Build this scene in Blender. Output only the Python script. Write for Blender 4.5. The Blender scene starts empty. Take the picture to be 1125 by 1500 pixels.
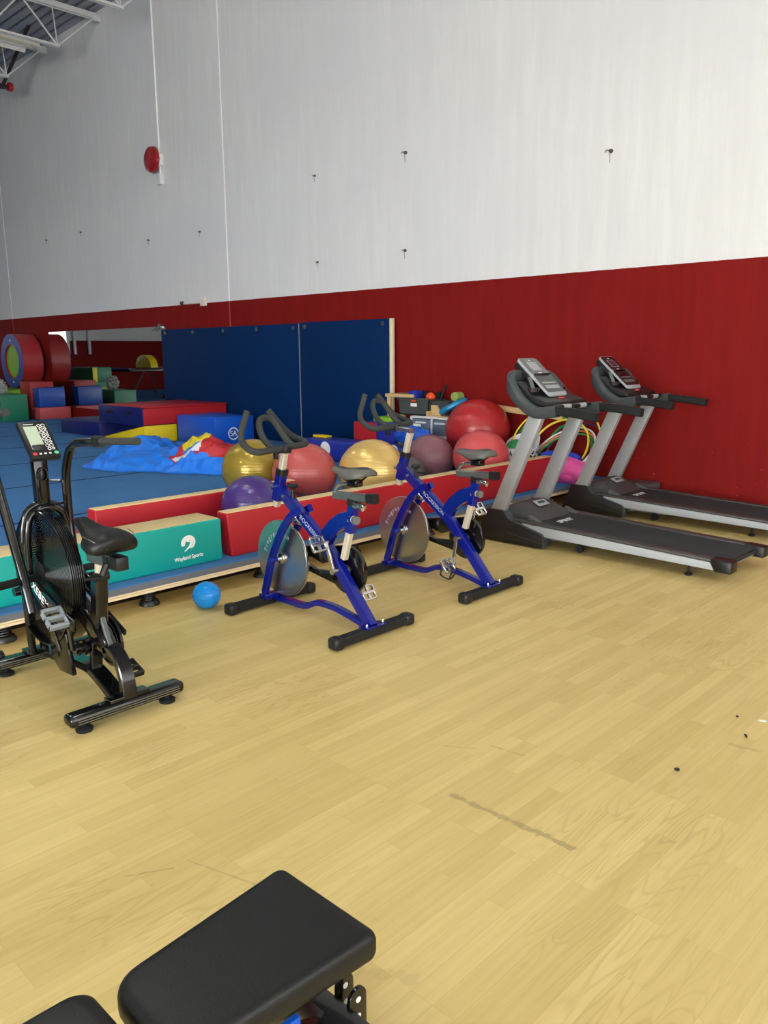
import bpy, bmesh, math, random
from mathutils import Vector, Matrix, noise
random.seed(7)
S = bpy.context.scene
COL = S.collection
PI = math.pi
V = Vector

# ------------------------------------------------------------------ materials
def lin(c):
    c /= 255.0
    return c / 12.92 if c <= 0.04045 else ((c + 0.055) / 1.055) ** 2.4
def rgb(r, g, b): return (lin(r), lin(g), lin(b), 1.0)

def new_mat(name):
    m = bpy.data.materials.new(name); m.use_nodes = True
    return m, m.node_tree.nodes, m.node_tree.links, m.node_tree.nodes['Principled BSDF']

def mat(name, col, rough=0.5, metal=0.0, bump=0.0, bscale=60.0, var=0.0, vscale=6.0, coat=0.0, spec=0.5, alpha=1.0, aniso=0.0):
    m, N, L, b = new_mat(name)
    b.inputs['Base Color'].default_value = col
    b.inputs['Roughness'].default_value = rough
    b.inputs['Metallic'].default_value = metal
    b.inputs['Specular IOR Level'].default_value = spec
    b.inputs['Coat Weight'].default_value = coat
    b.inputs['Alpha'].default_value = alpha
    b.inputs['Anisotropic'].default_value = aniso
    tc = N.new('ShaderNodeTexCoord')
    if var > 0:
        n = N.new('ShaderNodeTexNoise'); n.inputs['Scale'].default_value = vscale; n.inputs['Detail'].default_value = 5
        L.new(tc.outputs['Object'], n.inputs['Vector'])
        mx = N.new('ShaderNodeMix'); mx.data_type = 'RGBA'
        lo = tuple(c * (1 - var) for c in col[:3]) + (1,); hi = tuple(min(1, c * (1 + var)) for c in col[:3]) + (1,)
        mx.inputs[6].default_value = lo; mx.inputs[7].default_value = hi
        L.new(n.outputs['Fac'], mx.inputs[0]); L.new(mx.outputs[2], b.inputs['Base Color'])
    if bump > 0:
        n2 = N.new('ShaderNodeTexNoise'); n2.inputs['Scale'].default_value = bscale; n2.inputs['Detail'].default_value = 4
        L.new(tc.outputs['Object'], n2.inputs['Vector'])
        bp = N.new('ShaderNodeBump'); bp.inputs['Strength'].default_value = bump; bp.inputs['Distance'].default_value = 0.01
        L.new(n2.outputs['Fac'], bp.inputs['Height']); L.new(bp.outputs['Normal'], b.inputs['Normal'])
    return m

def emit(name, col, st):
    m, N, L, b = new_mat(name)
    b.inputs['Base Color'].default_value = (0.8, 0.8, 0.8, 1)
    b.inputs['Emission Color'].default_value = col; b.inputs['Emission Strength'].default_value = st
    return m

def math_node(N, L, op, a, b=None, c=None):
    n = N.new('ShaderNodeMath'); n.operation = op
    for i, x in enumerate((a, b, c)):
        if x is None: continue
        if isinstance(x, (int, float)): n.inputs[i].default_value = x
        else: L.new(x, n.inputs[i])
    return n.outputs[0]

def mixc(N, L, f, a, b, mode='MIX'):
    n = N.new('ShaderNodeMix'); n.data_type = 'RGBA'; n.blend_type = mode
    for i, x in ((0, f), (6, a), (7, b)):
        if isinstance(x, (int, float, tuple)): n.inputs[i].default_value = x
        else: L.new(x, n.inputs[i])
    return n.outputs[2]

def ramp(N, L, src, lo, hi):
    n = N.new('ShaderNodeMapRange'); n.inputs[1].default_value = lo; n.inputs[2].default_value = hi
    L.new(src, n.inputs[0]); return n.outputs[0]

def floor_material():
    m, N, L, b = new_mat('laminate_floor')
    tc = N.new('ShaderNodeTexCoord'); sp = N.new('ShaderNodeSeparateXYZ'); L.new(tc.outputs['Object'], sp.inputs[0])
    X, Y = sp.outputs[0], sp.outputs[1]
    cb = N.new('ShaderNodeCombineXYZ'); L.new(Y, cb.inputs[0]); L.new(X, cb.inputs[1])
    br = N.new('ShaderNodeTexBrick'); br.offset = 0.37; br.offset_frequency = 3
    br.inputs['Scale'].default_value = 1.0; br.inputs['Brick Width'].default_value = 0.62; br.inputs['Row Height'].default_value = 0.066
    br.inputs['Mortar Size'].default_value = 0.0005; br.inputs['Mortar Smooth'].default_value = 0.3
    br.inputs['Color1'].default_value = (0, 0, 0, 1); br.inputs['Color2'].default_value = (1, 1, 1, 1); br.inputs['Mortar'].default_value = (0.3, 0.3, 0.3, 1)
    br.inputs['Bias'].default_value = 0.0
    L.new(cb.outputs[0], br.inputs['Vector'])
    # fine grain stretched along the planks
    mp = N.new('ShaderNodeMapping'); mp.inputs['Scale'].default_value = (55, 2.2, 1); L.new(tc.outputs['Object'], mp.inputs['Vector'])
    off = N.new('ShaderNodeVectorMath'); off.operation = 'MULTIPLY_ADD'; L.new(br.outputs['Color'], off.inputs[0]); off.inputs[1].default_value = (31, 17, 9); L.new(mp.outputs[0], off.inputs[2])
    gn = N.new('ShaderNodeTexNoise'); gn.inputs['Scale'].default_value = 1.0; gn.inputs['Detail'].default_value = 6; gn.inputs['Roughness'].default_value = 0.6
    L.new(off.outputs[0], gn.inputs['Vector'])
    # cathedral figure
    mp2 = N.new('ShaderNodeMapping'); mp2.inputs['Scale'].default_value = (9, 1.1, 1); L.new(tc.outputs['Object'], mp2.inputs['Vector'])
    off2 = N.new('ShaderNodeVectorMath'); off2.operation = 'MULTIPLY_ADD'; L.new(br.outputs['Color'], off2.inputs[0]); off2.inputs[1].default_value = (13, 7, 5); L.new(mp2.outputs[0], off2.inputs[2])
    cn = N.new('ShaderNodeTexNoise'); cn.inputs['Scale'].default_value = 1.0; cn.inputs['Detail'].default_value = 1.5
    L.new(off2.outputs[0], cn.inputs['Vector'])
    rings = math_node(N, L, 'SINE', math_node(N, L, 'MULTIPLY', cn.outputs['Fac'], 120.0))
    rings = math_node(N, L, 'POWER', math_node(N, L, 'MULTIPLY_ADD', rings, 0.5, 0.5), 5.0)
    pm = N.new('ShaderNodeTexNoise'); pm.inputs['Scale'].default_value = 1.6; L.new(tc.outputs['Object'], pm.inputs['Vector'])
    rmask = ramp(N, L, pm.outputs['Fac'], 0.48, 0.66)
    base = mixc(N, L, br.outputs['Color'], rgb(208, 185, 122), rgb(221, 199, 136))
    base = mixc(N, L, ramp(N, L, gn.outputs['Fac'], 0.36, 0.66), mixc(N, L, 1.0, base, (0.92, 0.90, 0.85, 1), 'MULTIPLY'), base)
    base = mixc(N, L, math_node(N, L, 'MULTIPLY', math_node(N, L, 'MULTIPLY', rings, rmask), 0.30), base, rgb(160, 124, 70))
    base = mixc(N, L, math_node(N, L, 'MULTIPLY', br.outputs['Fac'], 0.35), base, rgb(130, 98, 56))
    # broad tone
    bn = N.new('ShaderNodeTexNoise'); bn.inputs['Scale'].default_value = 0.9; bn.inputs['Detail'].default_value = 3; L.new(tc.outputs['Object'], bn.inputs['Vector'])
    base = mixc(N, L, ramp(N, L, bn.outputs['Fac'], 0.35, 0.7), base, mixc(N, L, 1.0, base, (0.93, 0.91, 0.86, 1), 'MULTIPLY'))
    # scuff marks with a shape of their own: (x0,y0,x1,y1,half width,strength)
    wn = N.new('ShaderNodeTexNoise'); wn.inputs['Scale'].default_value = 26; wn.inputs['Detail'].default_value = 5; L.new(tc.outputs['Object'], wn.inputs['Vector'])
    for (x0, y0, x1, y1, w, st) in ((-1.60, 1.98, -1.15, 2.0, .014, .42), (-1.05, 3.0, -.95, 3.02, .012, .22), (-1.95, 1.15, -1.62, 1.25, .004, .25), (-2.02, .98, -1.95, 1.10, .003, .35),
                                    (-1.72, 2.36, -1.58, 2.38, .006, .25), (-1.9, 2.2, -1.75, 2.3, .003, .2), (-1.25, 1.2, -1.15, 1.27, .02, .12)):
        dx, dy = x1 - x0, y1 - y0; l2 = dx * dx + dy * dy
        px = math_node(N, L, 'SUBTRACT', X, x0); py = math_node(N, L, 'SUBTRACT', Y, y0)
        t = math_node(N, L, 'DIVIDE', math_node(N, L, 'ADD', math_node(N, L, 'MULTIPLY', px, dx), math_node(N, L, 'MULTIPLY', py, dy)), l2)
        cl = N.new('ShaderNodeClamp'); L.new(t, cl.inputs[0]); t = cl.outputs[0]
        ex = math_node(N, L, 'SUBTRACT', px, math_node(N, L, 'MULTIPLY', t, dx)); ey = math_node(N, L, 'SUBTRACT', py, math_node(N, L, 'MULTIPLY', t, dy))
        d = math_node(N, L, 'SQRT', math_node(N, L, 'ADD', math_node(N, L, 'MULTIPLY', ex, ex), math_node(N, L, 'MULTIPLY', ey, ey)))
        d = math_node(N, L, 'ADD', d, math_node(N, L, 'MULTIPLY', math_node(N, L, 'SUBTRACT', wn.outputs['Fac'], 0.5), w * 4.0))
        k = N.new('ShaderNodeMapRange'); k.inputs[1].default_value = w * .5; k.inputs[2].default_value = w * 1.2; k.inputs[3].default_value = st; k.inputs[4].default_value = 0.0
        L.new(d, k.inputs[0]); base = mixc(N, L, k.outputs[0], base, rgb(112, 92, 62))
    # darker brown beyond a straight line below the platform
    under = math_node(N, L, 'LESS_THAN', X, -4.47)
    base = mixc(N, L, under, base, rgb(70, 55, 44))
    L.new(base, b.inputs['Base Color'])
    b.inputs['Roughness'].default_value = 0.45; b.inputs['Specular IOR Level'].default_value = 0.25
    bp = N.new('ShaderNodeBump'); bp.inputs['Strength'].default_value = 0.12; bp.inputs['Distance'].default_value = 0.002
    L.new(gn.outputs['Fac'], bp.inputs['Height']); L.new(bp.outputs['Normal'], b.inputs['Normal'])
    return m

def wall_material(zline, name='painted_wall'):
    m, N, L, b = new_mat(name)
    tc = N.new('ShaderNodeTexCoord'); sp = N.new('ShaderNodeSeparateXYZ'); L.new(tc.outputs['Object'], sp.inputs[0])
    mp = N.new('ShaderNodeMapping'); mp.inputs['Scale'].default_value = (9, 9, 0.8); L.new(tc.outputs['Object'], mp.inputs['Vector'])
    st = N.new('ShaderNodeTexNoise'); st.inputs['Scale'].default_value = 1.0; st.inputs['Detail'].default_value = 8; st.inputs['Roughness'].default_value = 0.65
    L.new(mp.outputs[0], st.inputs['Vector'])
    bl = N.new('ShaderNodeTexNoise'); bl.inputs['Scale'].default_value = 0.5; bl.inputs['Detail'].default_value = 4; L.new(tc.outputs['Object'], bl.inputs['Vector'])
    f = ramp(N, L, st.outputs['Fac'], 0.38, 0.64)
    white = mixc(N, L, f, rgb(219, 219, 217), rgb(226, 226, 223))
    white = mixc(N, L, ramp(N, L, bl.outputs['Fac'], 0.4, 0.75), white, rgb(216, 216, 218))
    red = mixc(N, L, f, rgb(116, 20, 18), rgb(124, 24, 21))
    wob = math_node(N, L, 'MULTIPLY_ADD', st.outputs['Fac'], 0.012, zline - 0.006)
    top = math_node(N, L, 'GREATER_THAN', sp.outputs[2], wob)
    base = mixc(N, L, top, red, white)
    # chipped specks low on the red paint
    vo = N.new('ShaderNodeTexNoise'); vo.inputs['Scale'].default_value = 26; vo.inputs['Detail'].default_value = 2; L.new(tc.outputs['Object'], vo.inputs['Vector'])
    zlow = N.new('ShaderNodeMapRange'); zlow.inputs[1].default_value = 0.2; zlow.inputs[2].default_value = 0.8; zlow.inputs[3].default_value = 1; zlow.inputs[4].default_value = 0; L.new(sp.outputs[2], zlow.inputs[0])
    chips = math_node(N, L, 'MULTIPLY', math_node(N, L, 'GREATER_THAN', vo.outputs['Fac'], 0.745), zlow.outputs[0])
    base = mixc(N, L, math_node(N, L, 'MULTIPLY', chips, 0.5), base, rgb(190, 120, 110))
    L.new(base, b.inputs['Base Color']); b.inputs['Roughness'].default_value = 0.65; b.inputs['Specular IOR Level'].default_value = 0.1
    bp = N.new('ShaderNodeBump'); bp.inputs['Strength'].default_value = 0.10; bp.inputs['Distance'].default_value = 0.004
    L.new(st.outputs['Fac'], bp.inputs['Height']); L.new(bp.outputs['Normal'], b.inputs['Normal'])
    return m

def carpet_material():
    m, N, L, b = new_mat('blue_carpet')
    tc = N.new('ShaderNodeTexCoord'); sp = N.new('ShaderNodeSeparateXYZ'); L.new(tc.outputs['Object'], sp.inputs[0])
    X = math_node(N, L, 'ADD', sp.outputs[0], 5.87 + 1.805 * 20)
    fr = math_node(N, L, 'FRACT', math_node(N, L, 'DIVIDE', X, 1.805))
    seam = math_node(N, L, 'LESS_THAN', math_node(N, L, 'ABSOLUTE', math_node(N, L, 'SUBTRACT', fr, 0.5)), 0.4865)
    n = N.new('ShaderNodeTexNoise'); n.inputs['Scale'].default_value = 3; n.inputs['Detail'].default_value = 6; L.new(tc.outputs['Object'], n.inputs['Vector'])
    base = mixc(N, L, n.outputs['Fac'], rgb(60, 106, 156), rgb(74, 124, 176))
    base = mixc(N, L, seam, rgb(24, 40, 70), base)
    L.new(base, b.inputs['Base Color']); b.inputs['Roughness'].default_value = 0.95; b.inputs['Specular IOR Level'].default_value = 0.1
    return m

def wood_material(name, c1, c2, sc=(4, 60, 60)):
    m, N, L, b = new_mat(name)
    tc = N.new('ShaderNodeTexCoord'); mp = N.new('ShaderNodeMapping'); mp.inputs['Scale'].default_value = sc; L.new(tc.outputs['Object'], mp.inputs['Vector'])
    n = N.new('ShaderNodeTexNoise'); n.inputs['Scale'].default_value = 1; n.inputs['Detail'].default_value = 6; L.new(mp.outputs[0], n.inputs['Vector'])
    L.new(mixc(N, L, n.outputs['Fac'], c1, c2), b.inputs['Base Color']); b.inputs['Roughness'].default_value = 0.55
    return m

def steel_disc_material():
    m, N, L, b = new_mat('machined_steel_disc')
    b.inputs['Base Color'].default_value = (0.56, 0.56, 0.55, 1); b.inputs['Metallic'].default_value = 1.0; b.inputs['Roughness'].default_value = 0.24
    b.inputs['Anisotropic'].default_value = 0.75
    tg = N.new('ShaderNodeTangent'); tg.direction_type = 'RADIAL'; tg.axis = 'Y'; L.new(tg.outputs[0], b.inputs['Tangent'])
    return m

def ball_material(name, col, rough=0.36, metal=0.0, col2=None):
    m, N, L, b = new_mat(name)
    tc = N.new('ShaderNodeTexCoord')
    w = N.new('ShaderNodeTexWave'); w.wave_type = 'BANDS'; w.bands_direction = 'Z'; w.inputs['Scale'].default_value = 14; w.inputs['Distortion'].default_value = 0
    L.new(tc.outputs['Object'], w.inputs['Vector'])
    n = N.new('ShaderNodeTexNoise'); n.inputs['Scale'].default_value = 5; n.inputs['Detail'].default_value = 6; L.new(tc.outputs['Object'], n.inputs['Vector'])
    c2 = col2 or tuple(c * 0.88 for c in col[:3]) + (1,)
    L.new(mixc(N, L, n.outputs['Fac'], c2, col), b.inputs['Base Color'])
    b.inputs['Roughness'].default_value = rough; b.inputs['Metallic'].default_value = metal; b.inputs['Specular IOR Level'].default_value = 0.5
    bp = N.new('ShaderNodeBump'); bp.inputs['Strength'].default_value = 0.08; bp.inputs['Distance'].default_value = 0.01
    L.new(w.outputs['Fac'], bp.inputs['Height']); L.new(bp.outputs['Normal'], b.inputs['Normal'])
    return m

M = {}
M['floor'] = floor_material()
M['wall'] = wall_material(2.315)
M['carpet'] = carpet_material(); M['wallfar'] = wall_material(1.98, 'painted_wall_lower_band')
M['disc'] = steel_disc_material()
M['black'] = mat('black_paint', rgb(9, 9, 10), .18, spec=.45, coat=.3)
M['blackplastic'] = mat('black_plastic', rgb(22, 23, 24), .38, spec=.4)
M['blackrubber'] = mat('black_rubber', rgb(25, 26, 26), .6, bump=.05, bscale=250, spec=.3)
M['foamgrip'] = mat('grey_foam_grip', rgb(52, 54, 53), .8, bump=.08, bscale=400, spec=.25)
M['greyplastic'] = mat('grey_plastic', rgb(76, 79, 80), .45, bump=.05, bscale=200)
M['pedalgrey'] = mat('pedal_grey', rgb(120, 126, 130), .5)
M['chrome'] = mat('brushed_chrome', rgb(200, 200, 198), .25, 1.0)
M['steelgrey'] = mat('steel_grey', rgb(140, 141, 140), .35, .9)
M['beigepost'] = mat('satin_nickel', rgb(196, 188, 170), .4, .35)
M['bikeblue'] = mat('gloss_blue_paint', rgb(5, 18, 112), .13, .0, coat=.2, spec=.35)
M['bluebolt'] = mat('blue_anodised', rgb(24, 48, 170), .25, .6)
M['saddlegrey'] = mat('saddle_grey', rgb(90, 90, 85), .55, bump=.03, spec=.3)
M['saddleblack'] = mat('saddle_black', rgb(44, 46, 52), .5, bump=.05)
M['vinylblack'] = mat('black_vinyl', rgb(20, 21, 21), .42, bump=.06, bscale=240, spec=.3)
M['belt'] = mat('running_belt', rgb(54, 56, 57), .75, bump=.2, bscale=500, var=.06, spec=.15)
M['silver'] = mat('silver_paint', rgb(158, 162, 165), .5, .05, spec=.3)
M['silverdk'] = mat('silver_upright', rgb(158, 160, 160), .4, .25)
M['tmcover'] = mat('treadmill_cover', rgb(28, 25, 23), .45, bump=.03, spec=.35)
M['tmhood'] = mat('treadmill_hood', rgb(66, 65, 64), .4, var=.12, vscale=9, spec=.3)
M['tmarm'] = mat('treadmill_arm', rgb(58, 64, 64), .5, bump=.05, bscale=300)
M['screen'] = mat('grey_screen', rgb(150, 152, 160), .15)
M['lcd'] = mat('green_grey_lcd', rgb(176, 190, 166), .2)
M['darkpanel'] = mat('dark_panel', rgb(38, 32, 32), .25)
M['panelgrey'] = mat('panel_grey', rgb(96, 98, 96), .35)
M['white'] = mat('white_print', rgb(236, 236, 232), .5)
M['whiteplastic'] = mat('white_plastic', rgb(225, 226, 226), .4)
M['lightprint'] = mat('pale_print', rgb(165, 172, 196), .5)
M['redbtn'] = mat('red_button', rgb(190, 60, 58), .4)
M['greenbtn'] = mat('green_button', rgb(96, 196, 140), .4)
M['vred'] = mat('red_vinyl', rgb(170, 32, 40), .42, bump=.1, bscale=7, var=.06, spec=.3)
M['vredside'] = mat('deep_red_vinyl', rgb(150, 30, 34), .45, bump=.1, bscale=7, var=.05)
M['vpink'] = mat('faded_red_vinyl', rgb(176, 72, 74), .5, bump=.08, bscale=8, var=.06)
M['vteal'] = mat('teal_vinyl', rgb(8, 158, 148), .42, bump=.12, bscale=6, var=.05)
M['vgreen'] = mat('green_vinyl', rgb(22, 112, 82), .45, bump=.08, bscale=8, var=.05)
M['vlime'] = mat('lime_vinyl', rgb(128, 178, 36), .45, bump=.08, bscale=8)
M['vblue'] = mat('blue_vinyl', rgb(22, 66, 150), .4, bump=.15, bscale=7, var=.05)
M['vbright'] = mat('bright_blue_vinyl', rgb(14, 82, 188), .4, bump=.2, bscale=7, var=.05)
M['vnavy'] = mat('navy_vinyl', rgb(14, 24, 92), .42, bump=.1, bscale=8)
M['vroyal'] = mat('royal_blue_vinyl', rgb(24, 44, 150), .42, bump=.15, bscale=6)
M['vyellow'] = mat('yellow_vinyl', rgb(226, 200, 22), .42, bump=.12, bscale=7)
M['matblue'] = mat('dark_blue_mat', rgb(2, 38, 82), .55, bump=.12, bscale=3, var=.07, vscale=2, spec=.12)
M['tan'] = mat('tan_suede', rgb(214, 192, 140), .85, var=.08, vscale=12)
M['cream'] = mat('cream_edge', rgb(226, 210, 176), .7)
M['foamgrey'] = mat('grey_foam', rgb(104, 106, 112), .9, bump=.2, bscale=200)
M['ply'] = wood_material('plywood_edge', rgb(222, 196, 150), rgb(240, 222, 186))
M['pine'] = wood_material('pine', rgb(196, 164, 112), rgb(216, 186, 134))
M['spring'] = mat('black_spring', rgb(26, 26, 27), .4)
M['tarp'] = mat('blue_nylon', rgb(26, 118, 226), .38, bump=.3, bscale=5, spec=.4)
M['tarpred'] = mat('red_nylon', rgb(182, 30, 38), .45)
M['tarpyel'] = mat('yellow_nylon', rgb(232, 212, 40), .45)
M['tarpwhite'] = mat('white_nylon', rgb(222, 222, 228), .45)
M['pink'] = mat('pink_nylon', rgb(226, 84, 158), .45)
M['cobalt'] = mat('cobalt_nylon', rgb(28, 66, 190), .5)
M['bin'] = mat('dark_grey_bin', rgb(66, 70, 68), .5)
M['binblack'] = mat('black_bin', rgb(44, 45, 48), .5)
M['clear'] = mat('clear_drawer', rgb(112, 124, 146), .15, var=.2, vscale=14, alpha=.82)
M['cyan'] = mat('cyan_disc', rgb(12, 140, 190), .4)
M['orange'] = mat('orange_plastic', rgb(236, 84, 40), .4)
M['limefoam'] = mat('lime_foam', rgb(140, 164, 84), .7)
M['green'] = mat('green_plastic', rgb(40, 136, 74), .4)
M['yellow'] = mat('yellow_plastic', rgb(240, 214, 60), .35)
M['purple'] = mat('purple_plastic', rgb(66, 36, 96), .35)
M['hooporange'] = mat('orange_hoop', rgb(232, 122, 80), .35)
M['bag'] = mat('clear_bag', rgb(170, 172, 170), .25, alpha=.6)
M['pattern'] = None
M['joist'] = mat('white_steel', rgb(208, 208, 206), .5, var=.05)
M['deck'] = mat('steel_deck', rgb(150, 152, 160), .5, var=.08, vscale=3)
M['fixture'] = mat('fixture_cream', rgb(226, 222, 206), .5)
M['brownrod'] = mat('dark_brown_steel', rgb(46, 30, 30), .5)
M['alarmred'] = mat('alarm_red', rgb(150, 22, 30), .25, coat=.4)
M['caulkw'] = mat('white_caulk', rgb(244, 244, 242), .6)
M['caulkr'] = mat('faded_red_caulk', rgb(168, 66, 64), .6)
M['rust'] = mat('dull_metal', rgb(92, 84, 78), .5, .6)
M['litter'] = mat('dark_litter', rgb(40, 30, 26), .8)
M['yellowfoam'] = M['vyellow']
def mirror_material():
    m, N, L, b = new_mat('mirror_silver')
    b.inputs['Base Color'].default_value = (0.62, 0.64, 0.64, 1); b.inputs['Metallic'].default_value = 1; b.inputs['Roughness'].default_value = 0.015
    return m
M['mirror'] = mirror_material()
def pattern_material():
    m, N, L, b = new_mat('black_white_fabric')
    tc = N.new('ShaderNodeTexCoord'); w = N.new('ShaderNodeTexVoronoi'); w.feature = 'DISTANCE_TO_EDGE'; w.inputs['Scale'].default_value = 22; L.new(tc.outputs['Object'], w.inputs['Vector'])
    L.new(mixc(N, L, math_node(N, L, 'LESS_THAN', w.outputs['Distance'], .12), rgb(24, 24, 26), rgb(226, 226, 226)), b.inputs['Base Color'])
    return m
M['pattern'] = pattern_material()
M['sky'] = emit('daylight_pane', (0.94, 0.98, 1.0, 1), 4.0)
M['skyfront'] = emit('daylight_pane_front', (0.95, 0.98, 1.0, 1), 20.0)
M['skyfar'] = emit('daylight_pane_far', (0.92, 0.97, 1.0, 1), 2.0)
M['tube'] = emit('lamp_tube_lit', (0.99, 0.99, 0.96, 1), 50.0)

# ------------------------------------------------------------------ geometry helpers
def spline(pts, n=8, closed=False):
    P = [V(p) for p in pts]; out = []; k = len(P)
    rng = range(k) if closed else range(k - 1)
    for i in rng:
        p1, p2 = P[i], P[(i + 1) % k]
        p0 = P[i - 1] if (closed or i > 0) else p1 * 2 - p2
        p3 = P[(i + 2) % k] if (closed or i + 2 < k) else p2 * 2 - p1
        for j in range(n):
            t = j / n
            out.append(0.5 * ((2 * p1) + (-p0 + p2) * t + (2 * p0 - 5 * p1 + 4 * p2 - p3) * t * t + (-p0 + 3 * p1 - 3 * p2 + p3) * t ** 3))
    if not closed: out.append(P[-1])
    return out

def rounded(pts, r, n=5):
    """polyline with filleted corners"""
    P = [V(p) for p in pts]; out = [P[0]]
    for i in range(1, len(P) - 1):
        a = (P[i - 1] - P[i]); c = (P[i + 1] - P[i]); d = min(r, a.length * .48, c.length * .48)
        s = P[i] + a.normalized() * d; e = P[i] + c.normalized() * d
        for j in range(n + 1):
            t = j / n; out.append(s * (1 - t) ** 2 + P[i] * 2 * t * (1 - t) + e * t * t)
    out.append(P[-1]); return out

class MB:
    def __init__(s): s.v = []; s.f = []; s.mi = []; s.cur = 0
    def add(s, vs, fs):
        o = len(s.v); s.v += [V(p) for p in vs]; s.f += [tuple(i + o for i in f) for f in fs]; s.mi += [s.cur] * len(fs); return s
    def bm(s, b, mtx=None):
        b.verts.ensure_lookup_table(); b.verts.index_update()
        vs = [(mtx @ v.co) if mtx else v.co.copy() for v in b.verts]; fs = [[v.index for v in f.verts] for f in b.faces]
        s.add(vs, fs); b.free(); return s
    def box(s, lo, hi, bev=0.0, seg=2, mtx=None, taper=None):
        b = bmesh.new(); bmesh.ops.create_cube(b, size=1)
        lo, hi = V(lo), V(hi); c = (lo + hi) / 2; d = hi - lo
        for v in b.verts:
            v.co = V((v.co.x * d.x, v.co.y * d.y, v.co.z * d.z)) + c
            if taper: v.co = taper(v.co)
        if bev > 0: bmesh.ops.bevel(b, geom=b.edges[:], offset=bev, segments=seg, affect='EDGES', profile=.5)
        return s.bm(b, mtx)
    def prism(s, pts, a0, a1, axis='y', bev=0.0, seg=2, mtx=None):
        """polygon extruded along an axis; pts are (x,z) for y, (y,z) for x, (x,y) for z"""
        def P(p, a): return V((p[0], a, p[1])) if axis == 'y' else V((a, p[0], p[1])) if axis == 'x' else V((p[0], p[1], a))
        b = bmesh.new(); lo = [b.verts.new(P(p, a0)) for p in pts]; hi = [b.verts.new(P(p, a1)) for p in pts]; n = len(pts)
        b.faces.new(lo[::-1]); b.faces.new(hi)
        for i in range(n): b.faces.new((lo[i], lo[(i + 1) % n], hi[(i + 1) % n], hi[i]))
        bmesh.ops.recalc_face_normals(b, faces=b.faces[:])
        if bev > 0:
            ed = [e for e in b.edges if e.calc_face_angle(0) > .5]
            bmesh.ops.bevel(b, geom=ed, offset=bev, segments=seg, affect='EDGES', profile=.5)
        return s.bm(b, mtx)
    def tube(s, path, r=.01, n=10, closed=False, rect=None, up=(0, 0, 1), cap=True):
        """round (r may be a list) or rectangular (w across, h along up) sweep"""
        P = [V(p) for p in path]; k = len(P); up = V(up); rings = []; prev = None
        for i in range(k):
            if closed: t = P[(i + 1) % k] - P[i - 1]
            else: t = P[min(i + 1, k - 1)] - P[max(i - 1, 0)]
            t = t.normalized()
            if rect is not None:
                side = t.cross(up)
                if side.length < 1e-4: side = V((1, 0, 0))
                side.normalize(); nu = side.cross(t).normalized()
            else:
                if prev is None:
                    a = V((0, 0, 1)) if abs(t.z) < .9 else V((1, 0, 0)); side = t.cross(a).normalized()
                else:
                    side = (prev - t * prev.dot(t)).normalized()
                prev = side; nu = side.cross(t).normalized()
            if rect is not None:
                w, h = rect[0] / 2, rect[1] / 2; c = min(w, h) * .28
                prof = [(w - c, -h), (w, -h + c), (w, h - c), (w - c, h), (-w + c, h), (-w, h - c), (-w, -h + c), (-w + c, -h)]
                rings.append([P[i] + side * a + nu * b2 for a, b2 in prof])
            else:
                rr = r[i] if isinstance(r, (list, tuple)) else r
                rings.append([P[i] + (side * math.cos(2 * PI * j / n) + nu * math.sin(2 * PI * j / n)) * rr for j in range(n)])
        m = len(rings[0]); vs = [p for R in rings for p in R]; fs = []
        for i in range(k if closed else k - 1):
            a, b2 = i * m, ((i + 1) % k) * m
            for j in range(m): fs.append((a + j, a + (j + 1) % m, b2 + (j + 1) % m, b2 + j))
        if cap and not closed: fs.append(tuple(range(m))[::-1]); fs.append(tuple((k - 1) * m + j for j in range(m)))
        return s.add(vs, fs)
    def lathe(s, prof, axis='z', c=(0, 0, 0), n=32):
        """prof: (radius, height) list"""
        c = V(c); vs = []; fs = []
        for (r, h) in prof:
            for j in range(n):
                a = 2 * PI * j / n; x, y = r * math.cos(a), r * math.sin(a)
                vs.append(c + (V((x, y, h)) if axis == 'z' else V((x, h, y)) if axis == 'y' else V((h, x, y))))
        for i in range(len(prof) - 1):
            for j in range(n): fs.append((i * n + j, i * n + (j + 1) % n, (i + 1) * n + (j + 1) % n, (i + 1) * n + j))
        shut = prof[0] == prof[-1]
        if prof[0][0] > 1e-5 and not shut: fs.append(tuple(range(n))[::-1])
        if prof[-1][0] > 1e-5 and not shut: fs.append(tuple((len(prof) - 1) * n + j for j in range(n)))
        return s.add(vs, fs)
    def cyl(s, p, q, r, n=16):
        return s.tube([p, q], r, n)
    def ball(s, c, r, nu=40, nv=24, sc=(1, 1, 1), fn=None):
        c = V(c); vs = []; fs = []
        for i in range(nv + 1):
            th = PI * i / nv
            for j in range(nu):
                a = 2 * PI * j / nu; d = V((math.sin(th) * math.cos(a), math.sin(th) * math.sin(a), math.cos(th)))
                k = fn(d) if fn else 1.0
                vs.append(c + V((d.x * sc[0], d.y * sc[1], d.z * sc[2])) * r * k)
        for i in range(nv):
            for j in range(nu): fs.append((i * nu + j, (i + 1) * nu + j, (i + 1) * nu + (j + 1) % nu, i * nu + (j + 1) % nu))
        return s.add(vs, fs)
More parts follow.
